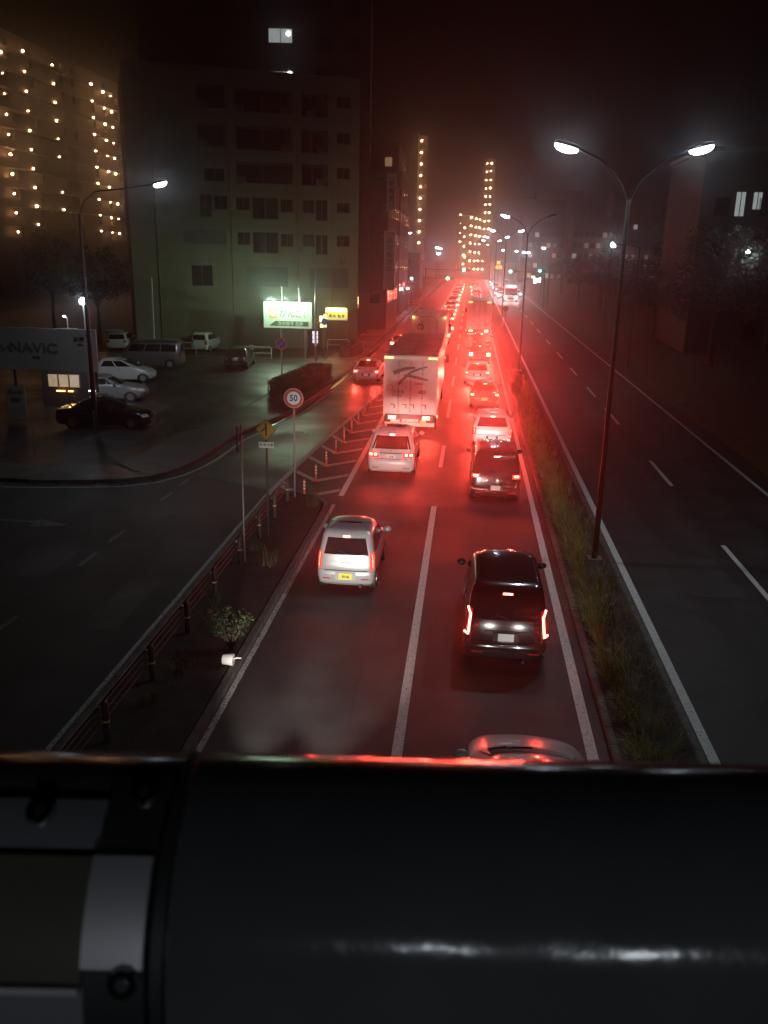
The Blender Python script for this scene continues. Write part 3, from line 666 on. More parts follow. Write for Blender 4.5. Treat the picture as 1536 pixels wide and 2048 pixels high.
for i in range(2): ob('wiper', MB().tube([sh.front(.1-.45*i, sh.zb+.02, .02), sh.front(-.35-.35*i, sh.zb+.08, .025)], .009, 6), 'plastic', w1)

# queue beyond
QL = 'cars in the distant jam of the left lane'; QR = 'cars in the distant jam of the right lane'
pr = ['silver', 'black', 'grey', 'white', 'maroon']; ks = ['hatch', 'sedan', 'wagon', 'van', 'kei']
y = 84.5; i = 0
while y < 235:
    car('distant car with glowing red brake lights in the far left lane jam', 'car', ks[(i*3) % 5], -2.55 + random.uniform(-.2, .25), y, pr[(i*2) % 5], tail='block', group=QL, detail=1 if y < 130 else 0, head=.35 if i % 3 == 0 else 0, gain=3.4); y += random.uniform(6.4, 8.4); i += 1
y = 110
while y < 235:
    car('distant car with glowing red brake lights beyond the large pale lorry', 'car', ks[(i*3+1) % 5], 1.0 + random.uniform(-.2, .25), y, pr[(i*2+1) % 5], tail='block', group=QR, detail=1 if y < 130 else 0, head=.35 if i % 3 == 0 else 0, gain=3.4); y += random.uniform(6.4, 8.6); i += 1

# ------------------------------------------------------------------ trucks
def truck(label, x, y, w, h, L, panel, logo=None, amber=True, z0=.95, gain=1.0, near=True, name='box_truck'):
    t = thing(name, (x, y, 0), label, 'truck')
    ob('cargo_box', MB().box(-w/2, w/2, 0, L, z0, h-.06), panel, t)
    ob('box_roof', MB().box(-w/2-.01, w/2+.01, -.01, L+.01, h-.058, h), 'truck_roof', t)
    ob('roof_rib', MB().box(-.04, .04, .1, L-.1, h, h+.03), 'steel', t)
    ob('corner_post', MB().box(-w/2-.02, -w/2+.10, -.035, .0, z0, h-.04), panel, t); ob('corner_post', MB().box(w/2-.10, w/2+.02, -.035, .0, z0, h-.04), panel, t)
    ob('door_header', MB().box(-w/2+.11, w/2-.11, -.04, 0, h-.22, h-.05), panel, t)
    n = 4
    for i in range(n):
        a = -w/2+.12 + (w-.24)*i/n
        ob('door_panel', MB().box(a+.012, a+(w-.24)/n-.012, -.022, -.001, z0+.06, h-.24), panel, t)
    if near:
        for i in (1, 2, 3):
            a = -w/2+.12 + (w-.24)*i/n
            ob('lock_rod', MB().tube([(a, -.045, z0+.05), (a, -.045, h-.26)], .014, 8), 'steel', t)
            for zz in (z0+.12, z0+.75, h-.9): ob('rod_bracket', MB().box(a-.04, a+.04, -.06, -.022, zz, zz+.07), 'steel', t)
        for i in (0, 1, 2, 3):
            a = -w/2+.12 + (w-.24)*(i+.5)/n + (.1 if i < 2 else -.1)
            ob('door_latch', MB().box(a-.20, a+.02, -.07, -.03, z0+.46, z0+.49).box(a-.02, a+.02, -.07, -.02, z0+.30, z0+.47), 'plastic', t)
    ob('under_frame', MB().box(-w/2+.06, w/2-.06, .03, L-.1, .55, z0-.01), 'plastic', t)
    ob('lamp_bar', MB().box(-w/2+.03, w/2-.03, -.05, .02, .64, .93), 'plastic', t)
    ob('bumper', MB().box(-w/2+.06, w/2-.06, -.12, -.02, .40, .56), 'truck', t)
    for s in (-1, 1):
        tl = ob('tail_light', MB().box(s*(w/2-.44)-.24, s*(w/2-.44)+.24, -.075, -.05, .70, .90), 'red_lens', t)
        for q in (-.11, .07): ob('brake_lamp', MB().box(s*(w/2-.44)+q-.08, s*(w/2-.44)+q+.08, -.085, -.075, .73, .87), 'red_hot', tl)
        lamp('AREA', BRAKE*2.0*gain, (1, .07, .04), t, (s*(w/2-.44), -.12, .8), (-PI/2-R(10), 0, 0), size=.12, spread=R(100))
        for yy in ((1.6, 2.9, L-1.0) if near else (1.6, L-1)):
            wz = bpy.data.objects.new('wheel', None); COL.objects.link(wz); wz.parent = t; wz.location = (s*(w/2-.16), yy, .48)
            ob('tyre', cached('ttyre', lambda: MB().tube([(-.15, 0, 0), (.15, 0, 0)], .48, 20).mesh('tyre', M['rubber'], 30)), None, wz)
            ob('rim', cached('trim', lambda: MB().tube([(-.155, 0, 0), (.155, 0, 0)], .26, 16).mesh('rim', M['alloy'], 30)), None, wz)
        if amber:
            for k in range(3):
                ob('marker_lamp', MB().ball((s*(w/2-.22)+(k-1)*.15, -.05, h-.12), .06, .03, .035, 10, 6), 'amber_hot', t, 60)
        ob('side_marker', MB().ball((s*(w/2+.03), .8, .75), .03, .05, .04, 8, 5), 'amber_hot', t, 60)
    for s in (-1, 1): ob('mirror', MB().box(s*(w/2+.18)-.09, s*(w/2+.18)+.09, L+.5, L+.56, 2.0, 2.5), 'plastic', t)
    ob('cab', MB().prism([(L+.12, .5), (L+1.9, .5), (L+1.95, 1.6), (L+1.6, 2.75), (L+.12, 2.8)], 'x', -w/2+.08, w/2-.08), 'white', t)
    ob('windscreen', MB().add([(-w/2+.2, L+1.955, 1.62), (w/2-.2, L+1.955, 1.62), (w/2-.25, L+1.63, 2.68), (-w/2+.25, L+1.63, 2.68)], [(0,1,2,3)]), 'glass', t)
    return t
T1 = truck('large pale box truck with folding rear doors, a brush stroke emblem and amber marker lamps', -2.62, 41.0, 2.52, 3.76, 11.8, 'truck', gain=4)
def stroke(parent, pts, ws, m='truck_logo', y=-.052):
    mb = MB(); P = [Vector((a, b)) for a, b in pts]; L_, R_ = [], []
    for i, p in enumerate(P):
        d = (P[min(i+1, len(P)-1)]-P[max(i-1, 0)]).normalized(); n = Vector((-d.y, d.x)); L_.append(p+n*ws[i]); R_.append(p-n*ws[i])
    n = len(P); mb.add([(q.x, y, q.y) for q in L_+R_] + [(q.x, y+.026, q.y) for q in L_+R_], [(i, i+1, n+i+1, n+i) for i in range(n-1)] + [(i, 2*n+i, 2*n+i+1, i+1) for i in range(n-1)] + [(n+i, n+i+1, 3*n+i+1, 3*n+i) for i in range(n-1)])
    return ob('emblem_stroke', mb, m, parent)
def tp(px, py): return ((px-720)/1506*3.02, 3.80 - (py-180)/1660*3.15)     # from a rubbing of the doors to metres
stroke(T1, [tp(320, 650), tp(400, 600), tp(600, 530), tp(800, 500), tp(830, 515)], [.10, .09, .07, .05, .02])
stroke(T1, [tp(1110, 470), tp(950, 520), tp(800, 580), tp(690, 640), tp(600, 740), tp(500, 840), tp(430, 930)], [.03, .045, .05, .05, .06, .08, .05])
stroke(T1, [tp(570, 700), tp(700, 710), tp(900, 750), tp(1130, 800)], [.05, .06, .075, .04], y=-.054)
text('全日本', .20, 'truck_logo', tp(430, 1115)[:1] + (-.054, tp(430, 1115)[1]), T1)
text('運送', .20, 'truck_logo', tp(1000, 1115)[:1] + (-.054, tp(1000, 1115)[1]), T1)
text('安全運転', .12, 'truck_logo', tp(400, 1215)[:1] + (-.054, tp(400, 1215)[1]), T1)
text('CARGO', .13, 'truck_logo', tp(930, 900)[:1] + (-.054, tp(930, 900)[1]), T1)
q0, q1 = tp(165, 1075), tp(295, 945)
ob('square_mark', MB().box(q0[0], q1[0], -.05, -.03, q0[1], q0[1]+.02).box(q0[0], q1[0], -.05, -.03, q1[1]-.02, q1[1]).box(q0[0], q0[0]+.02, -.049, -.031, q0[1]+.02, q1[1]-.02).box(q1[0]-.02, q1[0], -.049, -.031, q0[1]+.02, q1[1]-.02), 'truck_logo', T1)
pb = ob('number_plate', MB().box(-.92, -.48, -.075, -.06, .585, .69), 'plate_w', T1)
ob('lower_panel', MB().box(-.36, .42, -.07, -.055, .60, .74), 'truck', T1)
for q in (-.18, .24): ob('panel_ring', MB().tube([(q+.05*math.cos(t*PI/8), -.075, .67+.05*math.sin(t*PI/8)) for t in range(17)], .009, 6, False), 'plastic', T1)
ob('warning_plate', MB().box(.50, .78, -.075, -.06, .58, .70), 'plate_y', T1)
ob('round_lamp', MB().ball((1.06, -.10, .80), .06, .02, .06, 12, 6), 'red_off', T1, 60)
T2 = truck('second pale box truck with a round dark emblem just ahead of the large box truck', -2.95, 66.0, 2.5, 3.85, 8.0, 'truck', amber=False, gain=7)
ob('emblem', MB().tube([(-.62+.22*math.cos(t*PI/9), -.055, 3.05+.22*math.sin(t*PI/9)) for t in range(-3, 13)], .045, 8), 'truck_logo', T2)
text('2', .34, 'truck_logo', (-.60, -.06, 3.0), T2, 'emblem_mark')
for s in (-1, 1): ob('marker_lamp', MB().ball((s*1.2, -.05, 3.78), .07, .05, .07, 10, 6), 'amber_hot', T2, 60); lamp('POINT', 3, (1, .6, .2), T2, (s*1.2, -.18, 3.78), size=.03)
T3 = truck('large pale lorry standing in the right lane queue under the red glow', 1.05, 91.0, 2.5, 3.75, 9.0, 'truck', amber=False, gain=4)
for s in (-1, 1): ob('marker_lamp', MB().box(s*.95-.17, s*.95+.17, -.06, -.04, 3.62, 3.70), 'amber_hot', T3)

# oncoming vehicles
bus = thing('bus', (7.4, 163, 0), 'oncoming bus with two glaring white headlights and a lit front', 'bus')
ob('body', MB().prism([(-1.2, .35), (1.2, .35), (1.22, 1.4), (1.15, 3.0), (.9, 3.15), (-.9, 3.15), (-1.15, 3.0), (-1.22, 1.4)], 'y', 0, 10.5), 'white', bus)
ob('windscreen', MB().box(-1.08, 1.08, -.02, -.001, 1.3, 2.5), 'glass', bus)
ob('destination_sign', MB().box(-.8, .8, -.03, -.001, 2.6, 2.9), 'sign_white', bus)
ob('front_grille', MB().box(-.6, .6, -.03, -.001, .5, .8), 'plastic', bus)
for s in (-1, 1):
    ob('headlight', MB().ball((s*.95, -.03, .85), .17, .05, .13, 12, 6), 'white_hot', bus, 60); lamp('AREA', 120, (1, .95, .93), bus, (s*.95, -.12, .85), (-PI/2-R(2), 0, 0), size=.2)
    for yy in (2.2, 8): ob('wheel', MB().tube([(s*1.0, yy, .48), (s*1.24, yy, .48)], .48, 18), 'rubber', bus, 30)
def oncoming(x, y, kind, paint, label, p=70):
    c = car(label, 'car', kind, x, y, paint, rz=PI, lights=False, detail=1, high=False, front_lights=True, group='oncoming cars with headlights on')
    for s in (-1, 1): lamp('AREA', p, (1, .95, .93), c, (s*.62, Shape(kind).L + .08, .7), (PI/2-R(1.5), 0, 0), size=.16)
for i, (x, y, k) in enumerate([(6.2, 178, 'sedan'), (5.9, 188, 'van'), (6.0, 203, 'hatch'), (9.5, 186, 'wagon'), (9.6, 204, 'sedan'), (6.1, 219, 'van'), (9.5, 224, 'hatch'), (6.2, 240, 'sedan'), (9.6, 246, 'van'), (6.2, 262, 'sedan')]):
    oncoming(x, y, k, pr[i % 5], 'oncoming car with white headlights glaring in the far opposite carriageway')

# ------------------------------------------------------------------ parked cars
car('white hatchback parked side on in front of the grey van', 'car', 'hatch', -24.0, 54.3, 'white', rz=-R(79), lights=False, high=False, name='hatchback', tz=(.72, .98))
car('grey van parked side on behind the white hatchback', 'van', 'box', -20.6, 62.0, 'grey', rz=R(97), lights=False, high=False, name='parked_van')
car('dark silver saloon parked low in front of the white hatchback', 'car', 'sedan', -22.6, 47.0, 'grey', rz=-R(80), lights=False, high=False, name='sedan', tz=(.68, .82))
car('black car parked near the marked bay by the big grey board', 'car', 'sedan', -19.6, 39.9, 'black', rz=-R(86), lights=False, high=False, name='sedan', tz=(.68, .82))
car('small white wagon parked tail outwards beside the low rail', 'car', 'kei', -22.4, 71.3, 'white', rz=-R(6), lights=False, high=False, name='compact_wagon', tz=(.66, 1.0))
car('black car parked facing out below the bright billboard', 'car', 'wagon', -16.7, 61.6, 'black', rz=R(4), lights=False, high=False, plate='plate_w', name='wagon')
hv = car('white hatchback with its tailgate raised behind the grey van', 'car', 'wagon', -29.2, 70.5, 'white', rz=R(10), lights=False, high=False, name='hatchback')
ob('raised_tailgate', MB().add([(-.62, .45, 1.5), (.62, .45, 1.5), (.58, -.62, 1.82), (-.58, -.62, 1.82), (-.6, .45, 1.44), (.6, .45, 1.44), (.55, -.66, 1.76), (-.55, -.66, 1.76)], [(0,1,2,3), (7,6,5,4), (0,4,5,1), (1,5,6,2), (2,6,7,3), (3,7,4,0)]), 'white', hv)
kt = thing('pickup_truck', (-25.3, 72.5, 0), 'small white flatbed truck with a guard frame behind its cab window', 'pickup truck', rz=R(2))
ob('cab', MB().prism([(1.9, .4), (3.2, .4), (3.25, .95), (2.95, 1.72), (2.0, 1.75)], 'x', -.7, .7), 'white', kt)
ob('rear_window', MB().box(-.5, .5, 1.89-.02, 1.915, 1.15, 1.55), 'glass', kt)
ob('cargo_bed', MB().box(-.7, .7, 0, 1.88, .62, .68).box(-.7, -.66, 0, 1.88, .68, .95).box(.66, .7, 0, 1.88, .68, .95).box(-.65, .65, 0, .04, .68, .95), 'white', kt)
ob('guard_frame', MB().tube([(-.6, 1.8, .7), (-.6, 1.8, 1.7), (-.5, 1.8, 1.82), (.5, 1.8, 1.82), (.6, 1.8, 1.7), (.6, 1.8, .7)], .04, 8).tube([(-.2, 1.8, 1.0), (-.2, 1.8, 1.8)], .025, 6).tube([(.2, 1.8, 1.0), (.2, 1.8, 1.8)], .025, 6), 'white', kt)
for s in (-1, 1):
    for yy in (.5, 2.6): ob('wheel', MB().tube([(s*.5, yy, .28), (s*.68, yy, .28)], .28, 16), 'rubber', kt, 30)
    ob('tail_light', MB().box(s*.55-.08, s*.55+.08, -.02, 0, .5, .6), 'red_off', kt)

# ------------------------------------------------------------------ island furniture
fence = thing('guard_fence', (-5.95, 11.0, .13), 'low brown pipe fence with banded posts along the left traffic island', 'fence')
BY = [12.78, 15.03, 17.27, 19.43, 21.86, 24.12, 26.21, 28.2]
pm = MB().tube([(0, 0, 0), (0, 0, .72), (0, 0, .76), (0, 0, .78)], [.062, .062, .045, .01], 14).mesh('post', M['brown'], 40)
bm_ = MB().tube([(0, 0, .38), (0, 0, .415)], .066, 14).mesh('reflective_band', M['band'], 40)
for yy in BY:
    p = ob('post', pm, None, fence, loc=(0, yy-11, 0)); ob('reflective_band', bm_, None, p)
    ob('rail_clip', MB().box(-.13, .0, -.03, .03, .60, .66), 'steel', p)
for zz in (.30, .46, .62):
    for a, b in zip([10.4] + BY, BY):
        ob('rail', MB().tube([(-.11, a-11+.01, zz), (-.11, b-11-.01, zz)], .017, 8), 'brown', fence, 40)
pm = MB().tube([(0, 0, .03), (0, 0, .62), (0, 0, .66)], [.038, .038, .03], 14).mesh('post', M['post_orange'], 40)
pb_ = MB().tube([(0, 0, 0), (0, 0, .015), (0, 0, .03)], [.12, .12, .05], 16).mesh('base', M['post_orange'], 40)
wm = MB().tube([(0, 0, 0), (0, 0, .055)], .0405, 14).mesh('white_band', M['post_white'], 40)
order = ['nearest', 'second', 'third', 'fourth', 'fifth', 'sixth', 'seventh', 'eighth', 'ninth', 'tenth', 'farthest']
for i, (x, yy) in enumerate(POSTS):
    t = thing('delineator_post', (x, yy, .009), f'orange rubber delineator post with white bands, {order[i]} of the row on the striped island', 'delineator post', 'orange posts on the chevron markings')
    ob('post', pm, None, t); ob('base', pb_, None, t)
    for z in (.30, .42, .54): ob('white_band', wm, None, t, loc=(0, 0, z))
def disc(r, y0, y1, n=40): return MB().prism([(r*math.cos(t*2*PI/n), r*math.sin(t*2*PI/n)) for t in range(n)], 'y', y0, y1)
sg50 = thing('speed_limit_sign', (-5.78, 28.68, .13), 'round speed limit sign reading 50 on a tall grey pole at the island tip', 'speed limit sign')
ob('pole', MB().tube([(0, 0, 0), (0, 0, 3.75)], .032, 12), 'steel', sg50, 40)
pl = ob('sign_plate', disc(.335, -.045, -.035), 'sign_wht', sg50, loc=(0, 0, 3.48))
mb = MB(); n = 40
for r in (.322, .225): mb.v += [(r*math.cos(t*2*PI/n), -.048, r*math.sin(t*2*PI/n)) for t in range(n)]
mb.f = [(i, (i+1) % n, n+(i+1) % n, n+i) for i in range(n)]; ob('red_ring', mb, 'sign_rim', pl)
t_ = text('50', .30, 'sign_blu', (0, -.05, -.005), pl, 'numerals', sx=.92)
sgm = thing('merge_sign', (-5.66, 24.0, .13), 'yellow diamond merging traffic warning sign with a small text plate beneath', 'warning sign')
ob('pole', MB().tube([(0, .03, 0), (0, .03, 3.5)], .032, 12), 'pole', sgm, 40)
dm = ob('sign_plate', MB().prism([(0, -.315), (.315, 0), (0, .315), (-.315, 0)], 'y', -.012, 0), 'sign_yel', sgm, loc=(0, 0, 3.33))
bd = MB()
for a, b, c, d in [((0, -.30), (.30, 0), (0, -.28), (.28, 0)), ((.30, 0), (0, .30), (.28, 0), (0, .28)), ((0, .30), (-.30, 0), (0, .28), (-.28, 0)), ((-.30, 0), (0, -.30), (-.28, 0), (0, -.28))]:
    bd.add([(a[0], -.014, a[1]), (b[0], -.014, b[1]), (d[0], -.014, d[1]), (c[0], -.014, c[1])], [(0,1,2,3)])
ob('border', bd, 'sign_blk', dm)
ob('merge_symbol', MB().box(-.022, .026, -.018, -.012, -.20, .19).prism([(-.02, .02), (-.02, .07), (-.06, .02), (-.15, -.045), (-.13, -.09)], 'y', -.0175, -.012), 'sign_blk', dm)
tpn = ob('text_plate', MB().box(-.22, .22, -.008, 0, -.085, .085), 'sign_wht', sgm, loc=(0, 0, 2.87))
text('合流注意', .105, 'ink', (0, -.012, 0), tpn)
gp = thing('steel_pole', (-5.86, 22.0, .13), 'slim grey steel pole with a narrow plate on the island left of the merge sign', 'pole')
ob('pole', MB().tube([(0, 0, 0), (0, 0, 1.6), (0, 0, 3.85)], [.034, .03, .025], 12), 'steel', gp, 40)
ob('side_plate', MB().box(-.13, -.10, -.05, .05, 3.1, 3.8), 'bark', gp)
ob('bracket', MB().box(-.10, .0, -.01, .01, 3.5, 3.53).box(-.10, .0, -.01, .01, 3.2, 3.23), 'steel', gp)
# plants on the island
def leaves(mb, c, r, n, s, flat=1.0, rng=random):
    for _ in range(n):
        while True:
            p = Vector((rng.uniform(-1, 1), rng.uniform(-1, 1), rng.uniform(-1, 1)))
            if .25 < p.length < 1: break
        p = Vector((c[0]+p.x*r[0], c[1]+p.y*r[1], c[2]+p.z*r[2]))
        a = Vector((rng.uniform(-1, 1), rng.uniform(-1, 1), rng.uniform(-.6, .6)*flat)).normalized(); b = a.cross(Vector((rng.uniform(-1, 1), rng.uniform(-1, 1), rng.uniform(-1, 1)))).normalized()
        k = s*rng.uniform(.6, 1.3); mb.add([p-a*k, p+b*k*.45, p+a*k, p-b*k*.45], [(0,1,2,3)])
sb = thing('shrub', (-4.78, 16.6, .12), 'bushy green shrub growing at the kerb beside the left lane', 'shrub')
st = MB(); lf = MB()
for k in range(16):
    a = random.uniform(0, 2*PI); e = random.uniform(.25, .52); h = random.uniform(.45, .85)
    tip = Vector((math.cos(a)*e, math.sin(a)*e*.8, h)); mid = tip*.5 + Vector((0, 0, .08))
    st.tube([(0, 0, 0), mid, tip], [.014, .009, .004], 5); leaves(lf, tip, (.15, .15, .13), 34, .033); leaves(lf, mid, (.16, .16, .12), 16, .03)
ob('stem', st, 'bark', sb); ob('foliage', lf, 'leaf', sb)
tub = thing('plastic_tub', (-4.64, 15.85, .15), 'small white plastic tub lying at the kerb beneath the green shrub', 'tub')
ob('tub', MB().tube([(-.11, 0, .12), (-.10, 0, .12), (.10, 0, .12), (.12, 0, .12)], [.09, .105, .125, .12], 20), 'post_white', tub, 40); ob('handle', MB().tube([(.12, 0, .14), (.2, .02, .16), (.27, .05, .14)], .014, 6), 'post_white', tub)
def blades(mb, x, y, z, n, h, spread, w=.006, lean=(0, 0)):
    for _ in range(n):
        a = random.uniform(0, 2*PI); l = h*random.uniform(.5, 1.15); d = Vector((math.cos(a), math.sin(a), 0)); s_ = spread*random.uniform(.2, 1.1)
        px, py = x+random.gauss(0, .05), y+random.gauss(0, .05); sd = Vector((-d.y, d.x, 0))*w
        pts = [Vector((px, py, z)), Vector((px, py, z)) + d*s_*.25 + Vector((lean[0]*.3, lean[1]*.3, l*.55)), Vector((px, py, z)) + d*s_*.6 + Vector((lean[0]*.7, lean[1]*.7, l*.88)), Vector((px, py, z)) + d*s_*1.1 + Vector((lean[0]*1.3, lean[1]*1.3, l*.95))]
        b = len(mb.v)
        for i, p in enumerate(pts[:3]): k = 1-.25*i; mb.v += [tuple(p-sd*k), tuple(p+sd*k)]
        mb.v.append(tuple(pts[3])); mb.f += [(b, b+1, b+3, b+2), (b+2, b+3, b+5, b+4), (b+4, b+5, b+6)]
for i, (x, yy, h, m_, lb) in enumerate([(-4.95, 27.6, .75, 'grass', 'tall dry weed tuft at the island tip beside the orange posts'), (-5.1, 21.9, .55, 'grass', 'thin wispy weed growing on the island beside the silver wagon'),
        (-5.75, 23.0, .4, 'grass', 'low dry weed tuft by the foot of the merge sign'), (-5.55, 15.6, .4, 'grass', 'reddish grass clump by the banded fence post'), (-5.7, 14.1, .45, 'leaf', 'leafy weed growing against the pipe fence near the bridge'), (-5.8, 19.0, .5, 'leaf', 'small weed beside the pipe fence behind the shrub')]):
    mb = MB()
    for _ in range(9): blades(mb, random.gauss(0, .13), random.gauss(0, .16), 0, 6, h*random.uniform(.5, 1.1), .5, .005)
    tag(ob('weed', mb, 'weed' if m_ == 'grass' else m_, loc=(x, yy, .12)), lb, 'weed', 'weeds on the traffic island')
# median grass
gm = MB()
yy = 10.5
while yy < 62:
    dens = 1.0 if (yy < 14.8 or 16.2 < yy < 22.5 or yy > 23.4) else .35
    dens *= (.7 + .5*math.sin(yy*1.7) + random.uniform(-.2, .2))
    for _ in range(max(1, int(4*dens))):
        x = 3.12 + abs(random.gauss(0, .22)); blades(gm, x, yy+random.uniform(-.2, .2), .12, 13 if yy < 40 else 6, random.uniform(.45, .95), .5, .008 if yy < 30 else .014, lean=(-.12, 0))
    if random.random() < .6: blades(gm, random.uniform(3.5, 4.1), yy, .12, 8, .45, .4)
    yy += .17
tag(ob('median_grass', gm, 'grass'), kind='stuff', label='tall dry grass along the median', )
fw = MB()
for _ in range(900):
    p = Vector((random.uniform(3.3, 4.2), random.uniform(11.5, 19.5), .12+random.uniform(.05, .35)))
    if 13.5 < p.y < 14.5: continue
    leaves(fw, p, (.03, .03, .03), 2, .022)
tag(ob('ground_cover', fw, 'leaf'), kind='stuff')

# ------------------------------------------------------------------ hedges and trees
def hedge(pts, w, h, label):
    c = Vector(pts[0]); t = thing('hedge', (c.x, c.y, .12), label, 'hedge'); a, b = Vector(pts[0]), Vector(pts[1]); d = (b-a); L = d.length; t.rotation_euler = (0, 0, math.atan2(d.y, d.x))
    ob('branches', MB().box(0.1, L-.1, -w/2+.1, w/2-.1, 0, h-.12), 'bark', t)
    mb = MB(); n = int(L*w*700)
    for _ in range(n):
        f = random.random(); u = random.uniform(0, L); v = random.uniform(-w/2, w/2); z = random.uniform(0, h)
        if f < .45: z = h + random.uniform(-.08, .04)
        elif f < .8: v = random.choice((-1, 1))*(w/2 + random.uniform(-.08, .04))
        else: u = random.choice((0, L)) + random.uniform(-.06, .06)
        leaves(mb, (u, v, z), (.02, .02, .02), 1, .05)
    ob('foliage', mb, 'leaf_dark', t)
hedge([(-10.75, 49.3), (-9.75, 58.0)], 1.5, 1.0, 'dark clipped hedge running along the pavement beside the car park entrance')
hedge([(-9.9, 70.2), (-9.3, 73.8)], 1.1, .9, 'small square hedge on the pavement beyond the long hedge')
def tree_proto(seed, crown=(2.6, 2.6, 2.3), h=5.5, n=42, leafm='leaf_dark'):
    rg = random.Random(seed); tr = MB(); lf = MB()
    tr.tube([(0, 0, 0), (.08, .03, h*.3), (-.05, .1, h*.62), (0, 0, h*.9)], [.19, .15, .10, .04], 9)
    for k in range(n):
        a = rg.uniform(0, 2*PI); e = rg.uniform(-.7, 1); rr = math.sqrt(max(0, 1-e*e*.8))*rg.uniform(.55, 1)
        tip = Vector((math.cos(a)*rr*crown[0], math.sin(a)*rr*crown[1], h + e*crown[2]))
        if k % 3 == 0: tr.tube([(0, 0, h*.55+k*.02), (tip.x*.45, tip.y*.45, h*.75), tip*.9], [.06, .035, .012], 5)
        leaves(lf, tip, (.75, .75, .55), 75, .12, rng=rg)
    return tr.mesh('trunk', M['bark'], 50), lf.mesh('crown', M[leafm])
TP = [tree_proto(3), tree_proto(5, (2.2, 2.3, 2.8), 6.2), tree_proto(9, (3.0, 2.8, 2.0), 5.0)]
def tree(i, x, y, s, label, group='dark trees along the right verge'):
    t = thing('tree', (x, y, (0.9 if x > 12 else 0)), label, 'tree', group, rz=random.uniform(0, 6)); t.scale = (s, s, s*random.uniform(.9, 1.15))
    ob('trunk', TP[i][0], None, t); ob('crown', TP[i][1], None, t); return t
spots = [(17.5, 28), (19.5, 34), (17.2, 40), (20.5, 45), (17.5, 51), (19.5, 57), (17, 63), (21.5, 66), (17.8, 72), (16.8, 82), (19, 90), (16.5, 99), (19.5, 108), (17, 118), (18.5, 130), (17, 143), (19, 158), (17.5, 175), (25, 38), (26, 52), (25, 78), (27, 96)]
for i, (x, yy) in enumerate(spots):
    tree(i % 3, x, yy, random.uniform(.85, 1.25) if yy < 70 else random.uniform(.75, 1.05), ('dark leafy tree, ' + ['nearest', 'second', 'third', 'fourth', 'fifth', 'sixth', 'seventh', 'eighth', 'ninth', 'tenth', 'eleventh', 'twelfth', 'thirteenth', 'fourteenth', 'fifteenth', 'sixteenth', 'seventeenth', 'farthest'][i] + ' along the unlit verge right of the road') if i < 18 else 'dark tree in the second row behind the verge trees on the right')
for i, (x, yy, lb) in enumerate([(-33, 76, 'dark tree behind the parked cars near the warm lit tower'), (-40, 82, 'dark tree left of the apartment block behind the car park')]):
    tree(i, x, yy, 1.0, lb, 'dark trees behind the car park')

# ------------------------------------------------------------------ billboard and signs by the car park
GRN = (0.66, 1.0, 0.68)
bb = thing('billboard', (-14.42, 69.4, 0), 'brightly lit white billboard with big green hiragana and a dark direction strip', 'billboard')
def gb(px, py): return ((px-706)/1250*3.9, 4.42-(py-178)/660*2.0)
ob('panel', MB().box(-1.95, 1.95, 0, .12, 2.40, 4.42), 'board', bb)
for x in (-.58, 1.40): ob('post', MB().tube([(x, .18, 0), (x, .18, 4.2)], .075, 12), 'steel', bb, 40)
sp = ob('direction_strip', MB().add([(gb(215, 795)[0], -.012, gb(0, 795)[1]), (gb(1245, 795)[0], -.012, gb(0, 795)[1]), (gb(1245, 670)[0], -.012, gb(0, 670)[1]), (gb(390, 665)[0], -.012, gb(0, 665)[1])], [(0,1,2,3)]), 'board_strip', bb)
text('次の信号 左折', .33, 'board', (gb(780, 735)[0], -.02, gb(0, 735)[1]), bb, sx=1.0)
for ch, px, py, s_ in (('が', 595, 470, .72), ('ん', 800, 490, .66), ('こ', 985, 490, .66)): text(ch, s_, 'ink_green', (gb(px, py)[0], -.02, gb(px, py)[1]), bb, ext=.006)
a0, a1 = gb(222, 600), gb(440, 340)
em = ob('square_emblem', MB().box(a0[0], a1[0], -.014, -.001, a0[1], a1[1]), 'board_orange', bb)
ob('emblem_disc', MB().prism([((a0[0]+a1[0])/2+.24*math.cos(t*PI/12), (a0[1]+a1[1])/2+.03+.27*math.sin(t*PI/12)) for t in range(24)], 'y', -.022, -.0145), 'board', em)
for i, ch in enumerate('和食処'): text(ch, .16, 'ink_green', (gb(1150, 0)[0], -.02, gb(0, 420)[1]-i*.2), bb)
for x in (-1.2, -.05, 1.1):
    ob('lamp_arm', MB().tube([(x, .05, 4.4), (x-.12, -.15, 4.62), (x+.05, -.92, 4.84)], .018, 6), 'steel', bb)
    ob('flood_lamp', MB().box(x-.10, x+.20, -1.1, -.94, 4.80, 4.86), 'steel', bb)
    lamp('POINT', 280, GRN, bb, (x+.05, -1.02, 4.72), size=.05)
for x, h in ((-.50, 5.6), (.88, 5.5)): ob('aerial_rod', MB().tube([(x, .25, 4.2), (x, .25, h)], .03, 6).box(x-.14, x, .24, .26, h-.03, h), 'post_white', bb)
ysn = thing('yellow_sign', (-11.65, 77, 0), 'yellow lit sign board with dark kanji on two thin legs', 'sign')
ob('panel', MB().box(-.98, .98, 0, .1, 2.66, 3.56), 'sign_y', ysn); ob('lower_strip', MB().box(-.98, .98, -.005, .1, 2.54, 2.655), 'sign_wht', ysn)
ob('tube_light', MB().tube([(-.88, -.12, 3.57), (.88, -.12, 3.57)], .035, 8), 'sign_hot', ysn)
ob('lit_header', MB().box(-.9, .9, -.012, -.001, 3.26, 3.54), 'sign_hot', ysn)
for x in (-.94, .97): ob('leg', MB().tube([(x, .13, 0), (x, .13, 3.5)], .03, 8), 'steel', ysn, 40)
text('薬局 整骨', .34, 'ink', (.05, -.015, 2.88), ysn); ob('side_text', MB().box(-.88, -.76, -.012, -.001, 2.72, 3.2), 'sign_red', ysn)
